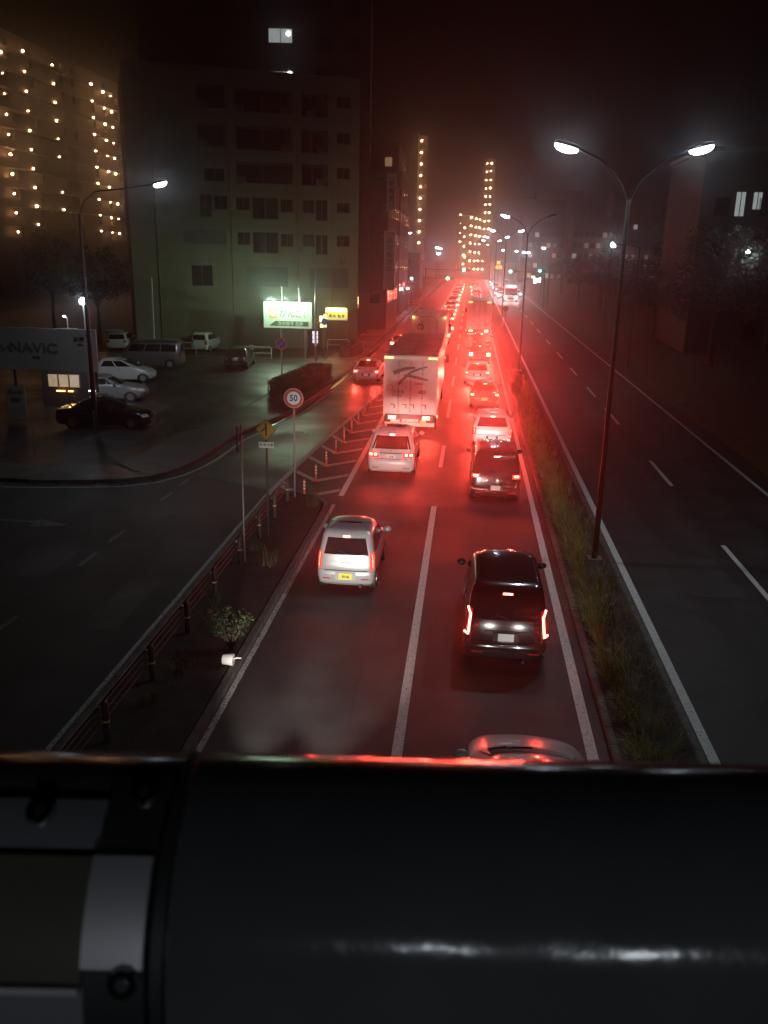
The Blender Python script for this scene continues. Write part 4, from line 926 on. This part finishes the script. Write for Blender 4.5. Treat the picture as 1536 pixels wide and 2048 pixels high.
lamp('AREA', 25, (1, .95, .6), ysn, (0, -.4, 3.62), (R(35), 0, 0), size=1.6, size_y=.08)
osn = thing('arrow_sign', (-10.5, 80, 0), 'small glowing yellow and red sign with a white left arrow', 'sign')
ob('case', MB().box(-.6, .46, .0, .25, 3.4, 4.5), 'board_strip', osn); ob('upper_face', MB().box(-.42, .43, -.02, -.001, 3.78, 4.44), 'sign_hot', osn); ob('lower_face', MB().box(-.42, .43, -.02, -.001, 3.44, 3.77), 'sign_red', osn)
ob('arrow', MB().prism([(-.36, 3.61), (-.18, 3.74), (-.2, 3.65), (.0, 3.65), (.0, 3.58), (-.2, 3.58), (-.18, 3.48)], 'y', -.03, -.021), 'sign_hot', osn); text('P', .3, 'sign_hot', (.2, -.03, 3.61), osn)
ob('leg', MB().tube([(-.5, .3, 0), (-.5, .3, 3.6)], .05, 8), 'steel', osn, 40); lamp('AREA', 45, (1, .72, .25), osn, (0, -.12, 4.1), BACKROT, size=.6)
lamp('POINT', 14, (1, .6, .15), osn, (-.75, -.1, 4.1), size=.05)
ps = thing('vertical_sign', (-12.05, 72.5, 0), 'pair of narrow glowing yellow green panels on a post beside the billboard', 'sign')
ob('post', MB().tube([(0, .1, 0), (0, .1, 4.0)], .05, 8), 'steel', ps, 40)
for a, b, c, d in ((.03, .30, 2.72, 3.32), (-.30, -.05, 2.70, 3.20), (.03, .26, 2.28, 2.60), (-.26, -.05, 2.25, 2.55)): ob('lit_panel', MB().box(a, b, -.05, .0, c, d), 'sign_hot', ps)
lamp('AREA', 22, (.9, 1, .35), ps, (0, -.15, 2.9), BACKROT, size=.5)
rs = thing('round_sign', (-11.5, 69.8, 0), 'small round blue road sign beside the glowing vertical panels', 'road sign'); ob('pole', MB().tube([(0, 0, 0), (0, 0, 3.3)], .03, 8), 'steel', rs, 40); ob('sign_plate', disc(.27, -.04, -.03, 28), 'sign_blu', rs, loc=(0, 0, 2.95))
ns = thing('no_parking_sign', (-10.99, 51.0, .1), 'round blue and red no parking sign on a thin pole before the long hedge', 'road sign'); ob('pole', MB().tube([(0, 0, 0), (0, 0, 3.4)], .035, 8), 'steel', ns, 40)
pl = ob('sign_plate', disc(.36, -.04, -.03, 32), 'sign_rim', ns, loc=(0, 0, 2.97)); ob('blue_face', disc(.28, -.046, -.0405, 32), 'sign_blu', pl); o_ = ob('slash', MB().box(-.03, .03, -.05, -.0465, -.28, .28), 'sign_rim', pl); o_.rotation_euler = (0, R(45), 0)
up = thing('utility_pole', (-11.9, 67.9, 0), 'slim pale pole rising right of the bright billboard', 'pole'); ob('pole', MB().tube([(0, 0, 0), (0, 0, 9.8)], [.09, .05], 10), 'steel', up, 40); ob('guard_sleeve', MB().tube([(0, 0, 1.2), (0, 0, 2.2)], .1, 10), 'post_white', up, 40)
up2 = thing('utility_pole', (-24.3, 66, 0), 'thin pale pole standing behind the grey parked van', 'pole'); ob('pole', MB().tube([(0, 0, 0), (.1, 0, 6.2)], [.07, .05], 10), 'post_white', up2, 40)
vm = thing('vending_machine', (-13.0, 73, 0), 'vending machine with lilac lit panels just right below the billboard', 'vending machine')
ob('cabinet', MB().box(-.45, .45, 0, .6, .1, 1.95), 'wall_dark', vm)
for z in (.9, 1.25, 1.6): ob('lit_shelf', MB().box(-.05, .40, -.02, -.001, z, z+.28), 'sign_lilac', vm)
def rail_hoop(x, y, L, rz, label):
    t = thing('guard_rail', (x, y, 0), label, 'guard rail', rz=rz)
    ob('hoop', MB().tube([(0, 0, 0), (0, 0, .8), (.1, 0, .92), (L-.1, 0, .92), (L, 0, .8), (L, 0, 0)], .03, 8), 'post_white', t, 40); ob('cross_bar', MB().tube([(.02, 0, .45), (L-.02, 0, .45)], .022, 8), 'post_white', t, 40)
rail_hoop(-12.3, 76.3, 1.9, R(5), 'white hoop guard rail under the yellow lit sign'); rail_hoop(-18.6, 68.6, 3.0, 0, 'low white pipe rail with a notice at the car park edge'); rail_hoop(-25.5, 70.2, 3.2, 0, 'low white pipe rail behind the grey van')
nb = thing('notice', (-17.2, 68.5, 0), 'small square white notice fixed to the low pipe rail', 'notice'); ob('panel', MB().box(-.15, .15, -.02, 0, .72, 1.05), 'sign_wht', nb); text('P', .24, 'ink', (0, -.026, .88), nb)
# big grey board on the left with its floodlight
nv = thing('billboard', (-22.4, 41, 0), 'large grey billboard reading NAVIC with a mountain line at the left edge', 'billboard')
ob('panel', MB().box(-3.6, 4.4, 0, .12, 2.48, 4.52), 'board_grey', nv)
for x in (-3, 0, 4.2): ob('post', MB().tube([(x, .2, 0), (x, .2, 4.4)], .07, 10), 'pole', nv, 40)
text('NAVIC', .66, 'board_ink', (1.2, -.012, 3.55), nv, sx=1.25, ext=.008)
ob('mountain_line', MB().tube([(-.95, -.015, 3.3), (-.8, -.015, 3.5), (-.6, -.015, 3.72), (-.45, -.015, 3.62), (-.3, -.015, 3.4), (-.1, -.015, 3.62), (.05, -.015, 3.45)], .02, 6), 'ink', nv)
text('診療', .28, 'ink', (3.55, -.012, 4.02), nv); ob('arrow', MB().box(3.98, 4.02, -.012, -.001, 3.9, 4.3).prism([(3.86, 4.2), (4.0, 4.4), (4.14, 4.2), (4.0, 4.3)], 'y', -.013, -.001), 'ink', nv); text('100m', .14, 'ink', (3.6, -.012, 3.78), nv)
text('内科', .2, 'ink', (1.3, -.012, 3.08), nv)
fl = thing('floodlight', (-18.62, 41.3, 4.5), 'glaring white floodlight on a short post above the grey billboard', 'floodlight')
ob('post', MB().tube([(0, 0, -.05), (-.02, 0, 1.2)], .035, 8), 'post_white', fl, 40); ob('lamp_glass', MB().ball((-.02, 0, 1.33), .17, .12, .16, 14, 8), 'lamp_hot', fl, 60)
lamp('SPOT', 900, (.88, .94, 1), fl, (-.02, -.05, 1.33), (R(78), 0, R(150)), size=.08, spot=R(150), blend=.7)
lamp('SPOT', 2300, (.92, .96, 1), fl, (-.02, .1, 1.35), (R(66), 0, R(8)), size=.08, spot=R(110), blend=.6)
f2 = thing('floodlight', (-19.5, 41.3, 4.5), 'small dim floodlight on a bracket above the grey billboard, left of the glaring one', 'floodlight')
ob('bracket', MB().tube([(0, 0, 0), (0, 0, .5), (-.1, 0, .55)], .03, 8).box(-.3, .5, -.02, .02, .0, .03), 'post_white', f2, 40); ob('lamp_glass', MB().ball((-.12, -.05, .6), .09, .05, .04, 10, 6), 'bulb_white', f2, 60)
hb = thing('notice_board', (-22.0, 40.3, 0), 'tall pale notice board with dark and orange lettering below the grey billboard', 'notice board')
ob('panel', MB().box(-.48, .48, 0, .05, .15, 1.75), 'board_grey', hb); text('ホール', .26, 'ink', (0, -.01, 1.45), hb); text('SW', .34, 'ink', (0, -.01, 1.05), hb); text('大人', .30, 'board_orange', (0, -.01, .6), hb)
pm_ = thing('payment_machine', (-17.75, 40.6, 0), 'small pale payment panel with a lit strip beside the grey billboard post', 'payment machine')
ob('panel', MB().box(-.5, .3, 0, .12, .95, 1.5), 'board_grey', pm_); ob('lit_strip', MB().box(-.62, -.3, -.05, .05, 1.58, 1.63), 'sign_white', pm_); ob('leg', MB().box(-.1, .0, .02, .08, 0, .95), 'steel', pm_); ob('side_panel', MB().box(.38, .62, 0, .1, .95, 1.4), 'board_grey', pm_)
of = thing('gatehouse', (-21.5, 44.6, 0), 'small kiosk with a warm lit window glimpsed beneath the grey billboard', 'kiosk')
ob('wall', MB().box(-1.3, 1.3, .05, 1.1, 0, 2.4), 'plastic', of); ob('roof', MB().box(-1.4, 1.4, -.2, 1.2, 2.41, 2.5), 'pole', of)
for i in range(3): w_ = ob('window', MB().box(-.9+i*.6, -.38+i*.6, -.02, .03, 1.1, 1.75), 'win_warm', of); ob('frame', MB().box(-.37+i*.6, -.31+i*.6, -.05, -.021, 1.05, 1.8), 'steel', w_)
for a, b in ((-.45, 0), (.2, .45)): ob('tube_light', MB().box(a, b, -.1, -.04, .86, .91), 'amber_hot', of)
for i, (x, yy) in enumerate([(-17.1, 38.1), (-17.9, 33.9), (-19.4, 31.1)]):
    mp = thing('marker_post', (x, yy, 0), ['thin pale marker post beside the marked parking bay', 'thin marker post near the dark side street', 'thin marker post with a round head nearest the side street'][i], 'post', 'thin marker posts at the car park corner')
    ob('post', MB().tube([(0, 0, 0), (0, 0, 1.0)], .02, 8), 'steel', mp, 40); ob('reflector', MB().ball((0, 0, 1.03), .045, .03, .045, 10, 6), 'lens_clear', mp, 60)

# ------------------------------------------------------------------ apartment block
ap = thing('apartment_block', (-10.2, 79.03, 0), 'tall unlit apartment block with recessed balconies rising behind the bright billboard', 'apartment building', rz=math.atan(.42))
rows = [[(-13.4,-11.15,19.2,21.0),(-10.38,-5.55,19.1,21.0),(-4.85,-2.55,19.0,20.9),(-1.8,-.59,19.9,20.78)],
 [(-13.4,-11.15,16.3,18.1),(-10.35,-5.58,16.22,18.2),(-4.88,-2.55,16.2,18.1),(-1.79,-.56,17.1,18.0)],
 [(-13.02,-11.33,13.69,14.74),(-10.38,-5.61,13.63,15.42),(-4.84,-2.55,13.63,15.45),(-1.78,-.58,14.3,15.24)],
 [(-13.46,-12.46,10.9,12.7),(-12.27,-11.16,11.51,12.63),(-10.46,-9.26,11.52,12.58),(-9.11,-6.87,10.85,12.62),(-6.72,-5.6,11.45,12.53),(-4.77,-3.71,11.45,12.54),(-3.62,-2.55,10.83,12.58),(-1.77,-.58,11.55,12.41)],
 [(-14.9,-11.38,8.76,9.85),(-10.42,-9.3,8.71,9.78),(-9.12,-6.89,8.07,9.82),(-6.71,-5.57,8.66,9.73),(-4.79,-3.72,8.68,9.71),(-3.63,-2.54,8.03,9.71),(-1.78,-.56,8.74,9.7)],
 [(-14.36,-12.58,5.31,7.05),(-9.79,-6.16,5.29,6.96),(-4.19,-.66,5.24,6.89)]]
# facade with real openings: strips between windows
holes = [h for r in rows for h in r]
U0, U1, Z1 = -19.1, .2, 21.9
us = sorted({U0, U1} | {h[0] for h in holes} | {h[1] for h in holes}); zs = sorted({0, Z1} | {h[2] for h in holes} | {h[3] for h in holes})
mb = MB()
for j in range(len(zs)-1):
    i = 0
    while i < len(us)-1:
        def hit(i): c = ((us[i]+us[i+1])/2, (zs[j]+zs[j+1])/2); return any(h[0] < c[0] < h[1] and h[2] < c[1] < h[3] for h in holes)
        if hit(i): i += 1; continue
        k = i
        while k+1 < len(us)-1 and not hit(k+1): k += 1
        mb.add([(us[i], 0, zs[j]), (us[k+1], 0, zs[j]), (us[k+1], 0, zs[j+1]), (us[i], 0, zs[j+1])], [(0,1,2,3)]); i = k+1
for h in holes:
    d = 1.1 if (h[1]-h[0] > 2.2 and h[2] > 13) else .16
    a, b, c, e = h; mb.add([(a,0,c),(b,0,c),(b,0,e),(a,0,e),(a,d,c),(b,d,c),(b,d,e),(a,d,e)], [(0,1,5,4),(1,2,6,5),(2,3,7,6),(3,0,4,7)])
mb.add([(U0,0,0),(U1,0,0),(U1,12,0),(U0,12,0),(U0,0,Z1),(U1,0,Z1),(U1,12,Z1),(U0,12,Z1)], [(1,2,6,5),(2,3,7,6),(3,0,4,7),(4,5,6,7)])
ob('wall', mb, 'wall', ap)
ob('parapet', MB().box(U0-.05, U1+.05, -.08, .12, Z1-.001, Z1+.35).box(U1-.1, U1+.06, .13, 12, Z1+.001, Z1+.35), 'wall', ap)
for zf in (4.3, 7.35, 10.2, 13.05, 15.85, 18.7): ob('floor_joint', MB().box(U0, U1+.01, -.025, -.001, zf, zf+.05), 'frame', ap)
for u in (-17.0, -11.0+.1, -5.2, -2.2): ob('drain_pipe', MB().tube([(u, -.07, 0), (u, -.07, Z1)], .045, 6), 'wall', ap)
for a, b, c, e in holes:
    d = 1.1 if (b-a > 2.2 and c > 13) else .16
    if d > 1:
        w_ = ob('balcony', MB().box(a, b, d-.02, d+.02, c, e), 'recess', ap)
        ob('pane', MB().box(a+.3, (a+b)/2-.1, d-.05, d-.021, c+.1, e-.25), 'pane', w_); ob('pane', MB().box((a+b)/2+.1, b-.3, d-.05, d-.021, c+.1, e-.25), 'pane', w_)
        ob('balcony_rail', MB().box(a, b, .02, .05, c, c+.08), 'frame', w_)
    elif b-a > 2.9:
        w_ = ob('shutter', MB().box(a, b, d-.03, d+.01, c, e), 'shutter', ap)
        n = 5; ob('shutter_ribs', MB().add([], []).box(a, b, d-.045, d-.031, c+.3, c+.34).box(a, b, d-.045, d-.031, c+.9, c+.94), 'frame', w_)
    else:
        w_ = ob('window', MB().box(a, b, d-.02, d+.02, c, e), 'pane', ap); m_ = (a+b)/2
        ob('frame', MB().box(a, a+.05, d-.05, d-.021, c, e).box(b-.05, b, d-.05, d-.021, c, e).box(a+.05, b-.05, d-.049, d-.022, c, c+.05).box(a+.05, b-.05, d-.049, d-.022, e-.05, e).box(m_-.025, m_+.025, d-.048, d-.023, c+.05, e-.05), 'frame', w_)
        ob('sill', MB().box(a-.04, b+.04, -.06, d-.052, c-.04, c-.001), 'frame', w_)
acm = MB().box(-.4, .4, -.3, 0, 0, .58).mesh('air_conditioner', M['frame'])
for u, z in ((-12.9, 19.25), (-9.9, 19.15), (-6.1, 19.15), (-3.9, 19.05), (-12.9, 16.35), (-6.1, 16.27), (-2.95, 16.25), (-9.9, 13.68), (-3.1, 13.68)):
    ob('air_conditioner', acm, None, ap, loc=(u, .75, z))
for u, z in ((-10.9, 11.0), (-5.1, 11.0), (-5.1, 8.2), (-1.2, 6.95+.3)):
    o_ = ob('air_conditioner', acm, None, ap, loc=(u, -.03, z)); o_.scale = (.6, .8, .8)
# taller dark block behind with a lit stair window
bt = thing('apartment_tower', (-26, 90.0, 0), 'dark tower behind the apartment block with one lit upper window', 'apartment building', rz=R(6))
ob('wall', MB().box(-7, 15.5, 1.0, 18, 0, 33), 'wall_dark', bt); 
def lit_window(parent, x0, x1, y, z0, z1, m='win_white', bulb=None):
    w_ = ob('lit_window', MB().box(x0, x1, y-.04, y-.001, z0, z1), m, parent)
    ob('mullion', MB().box((x0+x1)/2-.03, (x0+x1)/2+.03, y-.07, y-.041, z0, z1), 'pane', w_)
    if bulb: ob('bulb', MB().ball(bulb, .22, .05, .2, 12, 6), 'bulb_white', w_, 60)
lit_window(bt, 5.6, 7.85, 1.0, 27.6, 28.8, bulb=(7.5, .92, 28.4)); lit_window(bt, 5.7, 7.9, 1.0, 24.75, 25.05, bulb=(7.6, .92, 24.9)); lit_window(bt, 12.2, 13.4, 1.0, 24.7, 24.9, 'shutter')
for z in range(3, 33, 3):
    for x in (1, 10.2, 13): 
        if z > 20: ob('window', MB().box(x, x+1.4, .96, .999, z, z+1.2), 'pane', bt)

# ------------------------------------------------------------------ warm lit tower on the left
tw = thing('apartment_tower', (-72.6, 0, 0), 'tall apartment tower with rows of warm corridor lamps at the upper left edge', 'apartment building')
ob('wall', MB().box(-40, -1.3, 128, 190, 0, 40.3), 'wall_warm', tw)
cols = [(139.8, 36.4, 10), (145.6, 37.7, 10), (155.6, 37.6, 10), (171.2, 37.3, 10), (178.3, 37.1, 10), (182.0, 37.0, 10)]
sm = MB().box(-1.3, 0.12, 129, 189.5, 0, .2).mesh('corridor_slab', M['wall_warm'])
pmn = MB().box(.0, .12, 129, 189.5, .2, 1.15).mesh('parapet', M['wall_warm'])
bmn = MB().ball((0, 0, 0), .15, .15, .12, 10, 6).mesh('corridor_lamp', M['bulb_warm'], 60)
dmn = MB().box(-1.33, -1.28, -.45, .45, 0, 2.0).mesh('door', M['recess'])
for f in range(13):
    z = 38.2 - f*2.9
    s_ = ob('corridor_slab', sm, None, tw, loc=(0, 0, z-.9)); 
    if z > 4: ob('parapet', pmn, None, s_, loc=(0, 0, -2.6-.3))
for yp in (134, 142.5, 150.5, 161.5, 166, 174.6, 180.2, 186): ob('fin_wall', MB().box(-1.29, -.8, yp, yp+.25, 0, 39), 'wall_warm', tw)
for ci, (yl, zt, n) in enumerate(cols):
    for k in range(n):
        if (ci, k) in ((2, 6), (5, 6), (2, 9), (0, 9+1)): continue
        cl = ob('corridor_lamp', bmn, None, tw, loc=(.27 if ci in (1, 2, 3) else -.42, yl, zt - k*2.9)); q_ = random.choice((.7, .9, 1, 1.1, 1.35)); cl.scale = (q_, q_, q_)
        ob('door', dmn, None, tw, loc=(0, yl+1.3, zt-k*2.9-2.1))

# ------------------------------------------------------------------ other buildings along the street
def block(name, label, x, y, w, d, h, m, rz=0, nx=3, nz=4, lit=(), group=None, z0=3.0, dz=3.0, cat='building', side=None):
    t = thing(name, (x, y, 0), label, cat, group, rz)
    ob('wall', MB().box(0, w, 0, d, 0, h), m, t); ob('roof', MB().box(-.1, w+.1, -.1, d+.1, h+.001, h+.35), m, t)
    wm_ = MB().box(-.55, .55, -.04, -.002, 0, 1.3)
    pm0 = wm_.mesh('window', M['pane']); pm1 = wm_.mesh('window', M['win_warm']); pm2 = wm_.mesh('window', M['win_white'])
    for j in range(nz):
        for i in range(nx):
            k = j*nx+i; ob('window', pm1 if (k in lit and k % 2) else pm2 if k in lit else pm0, None, t, loc=(w*(i+.5)/nx, 0, z0+j*dz))
            if side: s_ = ob('window', pm0, None, t, loc=(w if side > 0 else 0, d*(i+.5)/nx, z0+j*dz)); s_.rotation_euler = (0, 0, side*PI/2)
    return t
nb1 = block('building', 'dark building with tall hanging sign panels beyond the apartment block', -22, 96, 13.0, 14, 15.5, 'wall_dark', nx=5, nz=4, side=1)
def banner(x, y, w, z0, z1, label, chars, s):
    t = thing('banner_sign', (x, y, 0), label, 'sign'); ob('panel', MB().box(-w/2, w/2, -.2, 0, z0, z1), 'banner', t); ob('bracket', MB().box(-w/2-.3, -w/2, -.15, -.05, z0+.5, z0+.6).box(-w/2-.3, -w/2, -.15, -.05, z1-.6, z1-.5), 'steel', t)
    ob('border', MB().box(-w/2, -w/2+.04, -.22, -.201, z0, z1).box(w/2-.04, w/2, -.22, -.201, z0, z1).box(-w/2+.04, w/2-.04, -.22, -.201, z1-.04, z1), 'sign_wht', t)
    for i, ch in enumerate(chars): text(ch, s, 'ink', (0, -.215, z1-1.0-i*s*1.15), t)
banner(-8.6, 95, .9, 12.5, 16.1, 'upper pale vertical sign panel on the dark building', '不動産', .6); banner(-8.65, 94.8, 1.15, 4.5, 10.5, 'long lower vertical sign panel hanging below the upper one', '住宅販売会', .62)
block('building', 'narrow dark office block behind the vertical sign panels', -21, 118, 11.5, 16, 18, 'wall_grey', nx=4, nz=5, side=1, lit=(17, 14))
block('building', 'dark block with a small lit window left of the slim lamp lit stair tower', -24.8, 142, 13, 18, 24, 'wall_dark', nx=4, nz=7, side=1, lit=(22, 27))
block('building', 'low shop building on the left before the far traffic lights', -19, 166, 9.5, 14, 8, 'wall_warm', nx=3, nz=2, side=1, lit=(1,))
block('building', 'grey block beside the far green beside the far green traffic light on the left', -24.5, 190, 11, 20, 12, 'wall_grey', nx=3, nz=3, side=1, lit=(3, 8))
st_ = thing('stair_tower', (-15, 253, 0), 'very slim tower with a single column of warm stair lamps', 'tower')
ob('wall', MB().box(-2.2, -.7, -3, 6, 0, 39), 'wall_dark', st_); ob('back_wall', MB().box(-.69, 1.6, 1.2, 6, 0, 39), 'wall_warm', st_)
for k in range(14):
    z = 37.5 - k*2.95
    if z < 1: break
    ob('landing', MB().box(-.68, 1.6, -.6, 1.19, z-2.3, z-2.12), 'wall_warm', st_)
    if k < 10: ob('stair_lamp', MB().ball((0, .6, z), .2, .15, .18, 10, 6), 'bulb_warm', st_, 60); ob('lit_wall_panel', MB().box(-.4, .35, 1.15, 1.19, z-1.2, z+.1), 'wall_warm', st_)
lb = thing('apartment_tower', (0, 300, 0), 'distant L shaped apartment building covered in small warm lamps', 'apartment building')
ob('tower_wall', MB().box(2.4, 6.2, .6, 14, 0, 37.5), 'wall_warm', lb); ob('wing_wall', MB().box(-5.4, 2.39, .6, 14, 0, 20.5), 'wall_warm', lb)
TL = [(5.0,36.3),(4.9,33.9),(4.9,31.3),(4.9,28.8),(5.0,26.2),(5.0,23.8),(5.0,21.2),(5.0,18.7),(5.0,16.2),(5.0,13.7),(5.0,11.2),(3.6,36.2),(3.6,33.7),(3.5,31.2),(3.5,28.6),(3.6,26.2),(3.6,23.7),(3.7,21.2),(3.6,18.5),(3.6,16.1),(3.6,13.6),
 (-.7,19.7),(.9,19.3),(2.2,19.0),(-.7,17.0),(.9,16.7),(2.1,16.5),(-.7,14.3),(.9,14.0),(2.2,13.8),(-.7,11.6),(.9,11.4),(2.2,11.3),(-.7,8.9),(.9,8.7),(2.2,8.6),(-.7,6.1),(.9,6.1),(2.1,6.0),(3.6,6.0),(-.7,3.4),(.9,3.4),(2.2,3.4),(3.6,3.4),(-2.8,16.4),(-2.8,13.6),(-2.8,10.6),(-2.8,7.8),(-2.3,7.2),(-2.8,4.9),(-4.3,20.4),(-4.2,17.6),(-4.2,14.8),(-4.2,12.1)]
bm2 = MB().ball((0, 0, 0), .15, .12, .14, 8, 5).mesh('gallery_lamp', M['bulb_warm'], 60)
for x, z in TL:
    gl_ = ob('gallery_lamp', bm2, None, lb, loc=(x, .2, z)); q_ = random.uniform(.7, 1.35); gl_.scale = (q_, q_, q_)
for k in range(13): ob('gallery_slab', MB().box(2.3, 6.3, -.5, .59, 36.9-k*2.5, 37.05-k*2.5), 'wall_warm', lb)
for k in range(7): ob('gallery_slab', MB().box(-5.5, 2.29, -.5, .59, 20.2-k*2.7, 20.35-k*2.7), 'wall_warm', lb)
for k in range(14): ob('pillar', MB().box(2.35+k*.3 if k < 14 else 0, 2.42+k*.3, -.45, -.38, 20, 37), 'wall_warm', lb) if k % 3 == 0 else None
# right side
rb = block('building', 'dark building on the right above the trees with two lit windows', 17, 71, 16, 12, 16, 'wall_dark', nx=5, nz=4, z0=2.5)
lit_window(rb, 2.55, 3.2, 0, 11.5, 13.2); lit_window(rb, 3.8, 4.4, 0, 12.0, 13.2); lit_window(rb, 1.2, 1.45, 0, 10.2, 10.6, 'shutter')
rnd = random.Random(4)
for i, (x, y_, w_, h_) in enumerate([(14, 262, 12, 23), (27, 250, 11, 18), (40, 270, 14, 26), (56, 262, 13, 20), (22, 330, 16, 30), (42, 340, 16, 24), (-34, 260, 12, 22), (-48, 240, 12, 26)]):
    block('building', ['distant dark tower nearest the road beyond the right verge trees', 'distant mid height block second from the road beyond the right trees', 'distant broad tall block third from the road behind the right trees', 'distant dark block farthest right beyond the trees', 'farthest tall block peeking over the others on the right', 'farthest low block behind the broad one on the right', 'distant dark block just left of the slim stair lamp tower', 'distant tall dark block farther left behind the apartment block'][i], x, y_, w_, 12, h_, 'wall_grey' if i % 2 else 'wall_dark', nx=7, nz=int(h_/2.9)-1, lit=tuple(rnd.sample(range(40), 9)), group='distant dark buildings ' + ('on the right' if x > 0 else 'on the left'), z0=2, dz=2.8)
for i, (x, y_, z, lb_) in enumerate([(10.65, 70, 9.2, 'white park lamp right of the tall median pole'), (18.3, 62, 8.9, 'white park lamp lighting green leaves among the right hand trees'), (13.6, 90, 9.6, 'small faint park lamp beyond the verge')]):
    t = thing('park_lamp', (x + (2.0 if x < 12 else 0), y_, 0), lb_, 'lamp'); dx = -2.0 if x < 12 else 0
    ob('pole', MB().tube([(0, 0, 0), (0, 0, z-.1), (dx*.5, 0, z+.1), (dx, 0, z+.05)] if dx else [(0, .3, 0), (0, .3, z)], .05, 8), 'pole', t, 40)
    ob('lamp_glass', MB().ball((dx, 0, z), .18 if i < 2 else .09, .15, .12, 12, 6), 'lamp_hot', t, 60); lamp('POINT', (40, 90, 10)[i], COOL, t, (dx, -.35, z-.25), size=.1)
lt = tree(0, 18.4, 60.6, .62, 'small tree with leaves lit green beneath the white park lamp'); lt.location.z = 4.3

# far street furniture
def signal(x, y, z, px, label):
    t = thing('traffic_light', (px, y, 0), label, 'traffic light', 'far traffic lights showing green')
    ob('pole', MB().tube([(0, .2, 0), (0, .2, z+.3)], .08, 8), 'pole', t, 40); ob('arm', MB().tube([(0, .2, z), (x-px, .2, z)], .05, 8), 'pole', t, 40)
    ob('housing', MB().box(x-px-.25, x-px+1.0, -.1, .15, z-.22, z+.22), 'plastic', t)
    ob('green_lens', MB().ball((x-px, -.12, z), .24, .05, .24, 12, 6), 'green_hot', t, 60)
    for k in (1, 2): ob('dark_lens', MB().ball((x-px+k*.37, -.11, z), .15, .03, .15, 12, 6), 'plastic', t, 60)
    lamp('AREA', 40, (.15, 1, .65), t, (x-px, -.25, z), BACKROT, size=.25)
signal(-1.2, 150, 5.73, -7.6, 'far green traffic light hanging above the left lanes')
signal(6.5, 150, 5.65, 12.2, 'far green traffic light hanging above the opposite carriageway')
signal(-3.87, 150.5, 4.3, -7.9, 'lower green traffic light at the far left kerb')
signal(11.4, 151, 5.8, 13.0, 'dim green traffic light at the far right kerb')
ms = thing('round_sign', (4.0, 99, .12), 'small round road sign seen from behind on the median before the oncoming headlights', 'road sign'); ob('pole', MB().tube([(0, 0, 0), (0, 0, 2.6)], .03, 8), 'pole', ms, 40); ob('sign_plate', disc(.3, 0, .02, 24), 'pole', ms, loc=(0, 0, 2.5))
os_ = thing('neon_sign', (7.15, 240, 0), 'small orange neon sign of stacked characters above the far traffic', 'sign'); text('高', 1.0, 'sign_orange', (0, -.05, 6.1), os_, ext=.03); text('病院', 1.0, 'sign_orange', (0, -.05, 4.95), os_, ext=.03); ob('frame', MB().box(-1.1, 1.1, .0, .1, 4.3, 6.8), 'plastic', os_); ob('post', MB().tube([(0, .2, 0), (0, .2, 4.4)], .1, 8), 'pole', os_)
ws = thing('roadside_sign', (17.0, 240, 0), 'bright white and yellow lit panels of a roadside sign at the far right', 'sign')
ob('white_panel', MB().box(-.4, .55, -.1, .1, -.6+.8, 2.4), 'sign_white', ws); ob('white_panel', MB().box(.9, 1.5, .3, .4, .6, 2.5), 'sign_white', ws); ob('yellow_panel', MB().box(-1.1, -.1, -.2, -.11, 2.45, 3.0), 'sign_hot', ws); ob('post', MB().tube([(0, .2, 0), (0, .2, 2)], .1, 8), 'pole', ws)
for i, (x, y_, z, s) in enumerate([(-8.2, 210, 9.5, 1), (-8.3, 236, 9.4, 1), (-8.2, 222, 8.2, 1), (13.0, 212, 8.8, 1), (13.2, 232, 8.9, 1), (9.5, 281, 9.5, .8), (12.4, 255, 9.2, .9), (13.4, 172, 9.6, .9), (-9.0, 128, 3.4, .5), (-9.4, 142, 4.4, .5)]):
    t = thing('street_lamp', (x, y_, 0), ['brightest distant lamp left of the far traffic', 'distant lamp left of the traffic, behind the brightest', 'lower lamp in the distant pair left of the traffic', 'nearer lamp of the distant pair right of the traffic', 'farther lamp of the distant pair right of the traffic', 'small lamp above the orange neon sign', 'distant lamp above the oncoming headlights', 'distant lamp over the right verge beside the far traffic light', 'low small white lamp at the shop fronts left of the trucks', 'low small white lamp farther along the left shop fronts'][i], 'street lamp', 'distant lamps ' + ('on the right' if x > 0 else 'on the left'))
    ob('pole', MB().tube([(0, .1, 0), (0, .1, z)], .06, 8), 'pole', t, 40); ob('lamp_glass', MB().ball((0, 0, z), .38*s, .2, .16*s, 12, 6), 'lamp_hot', t, 60); lamp('POINT', 120*s, COOL, t, (0, -.3, z-.2), size=.1)

# ------------------------------------------------------------------ haze volume, added to give the lamps a lens-smear glow
hz = MB().box(-150, 120, -30, 380, -1.2, 44)
hm = bpy.data.materials.new('haze'); hm.use_nodes = True; n = hm.node_tree.nodes; n.clear()
o_ = n.new('ShaderNodeOutputMaterial'); pv_ = n.new('ShaderNodeVolumePrincipled'); pv_.inputs['Color'].default_value = (.9, .9, .92, 1)
pv_.inputs['Density'].default_value = HAZE; pv_.inputs['Anisotropy'].default_value = 0.95
hm.node_tree.links.new(pv_.outputs[0], o_.inputs['Volume'])
h_ = ob('haze', hz, hm); tag(h_, kind='stuff')
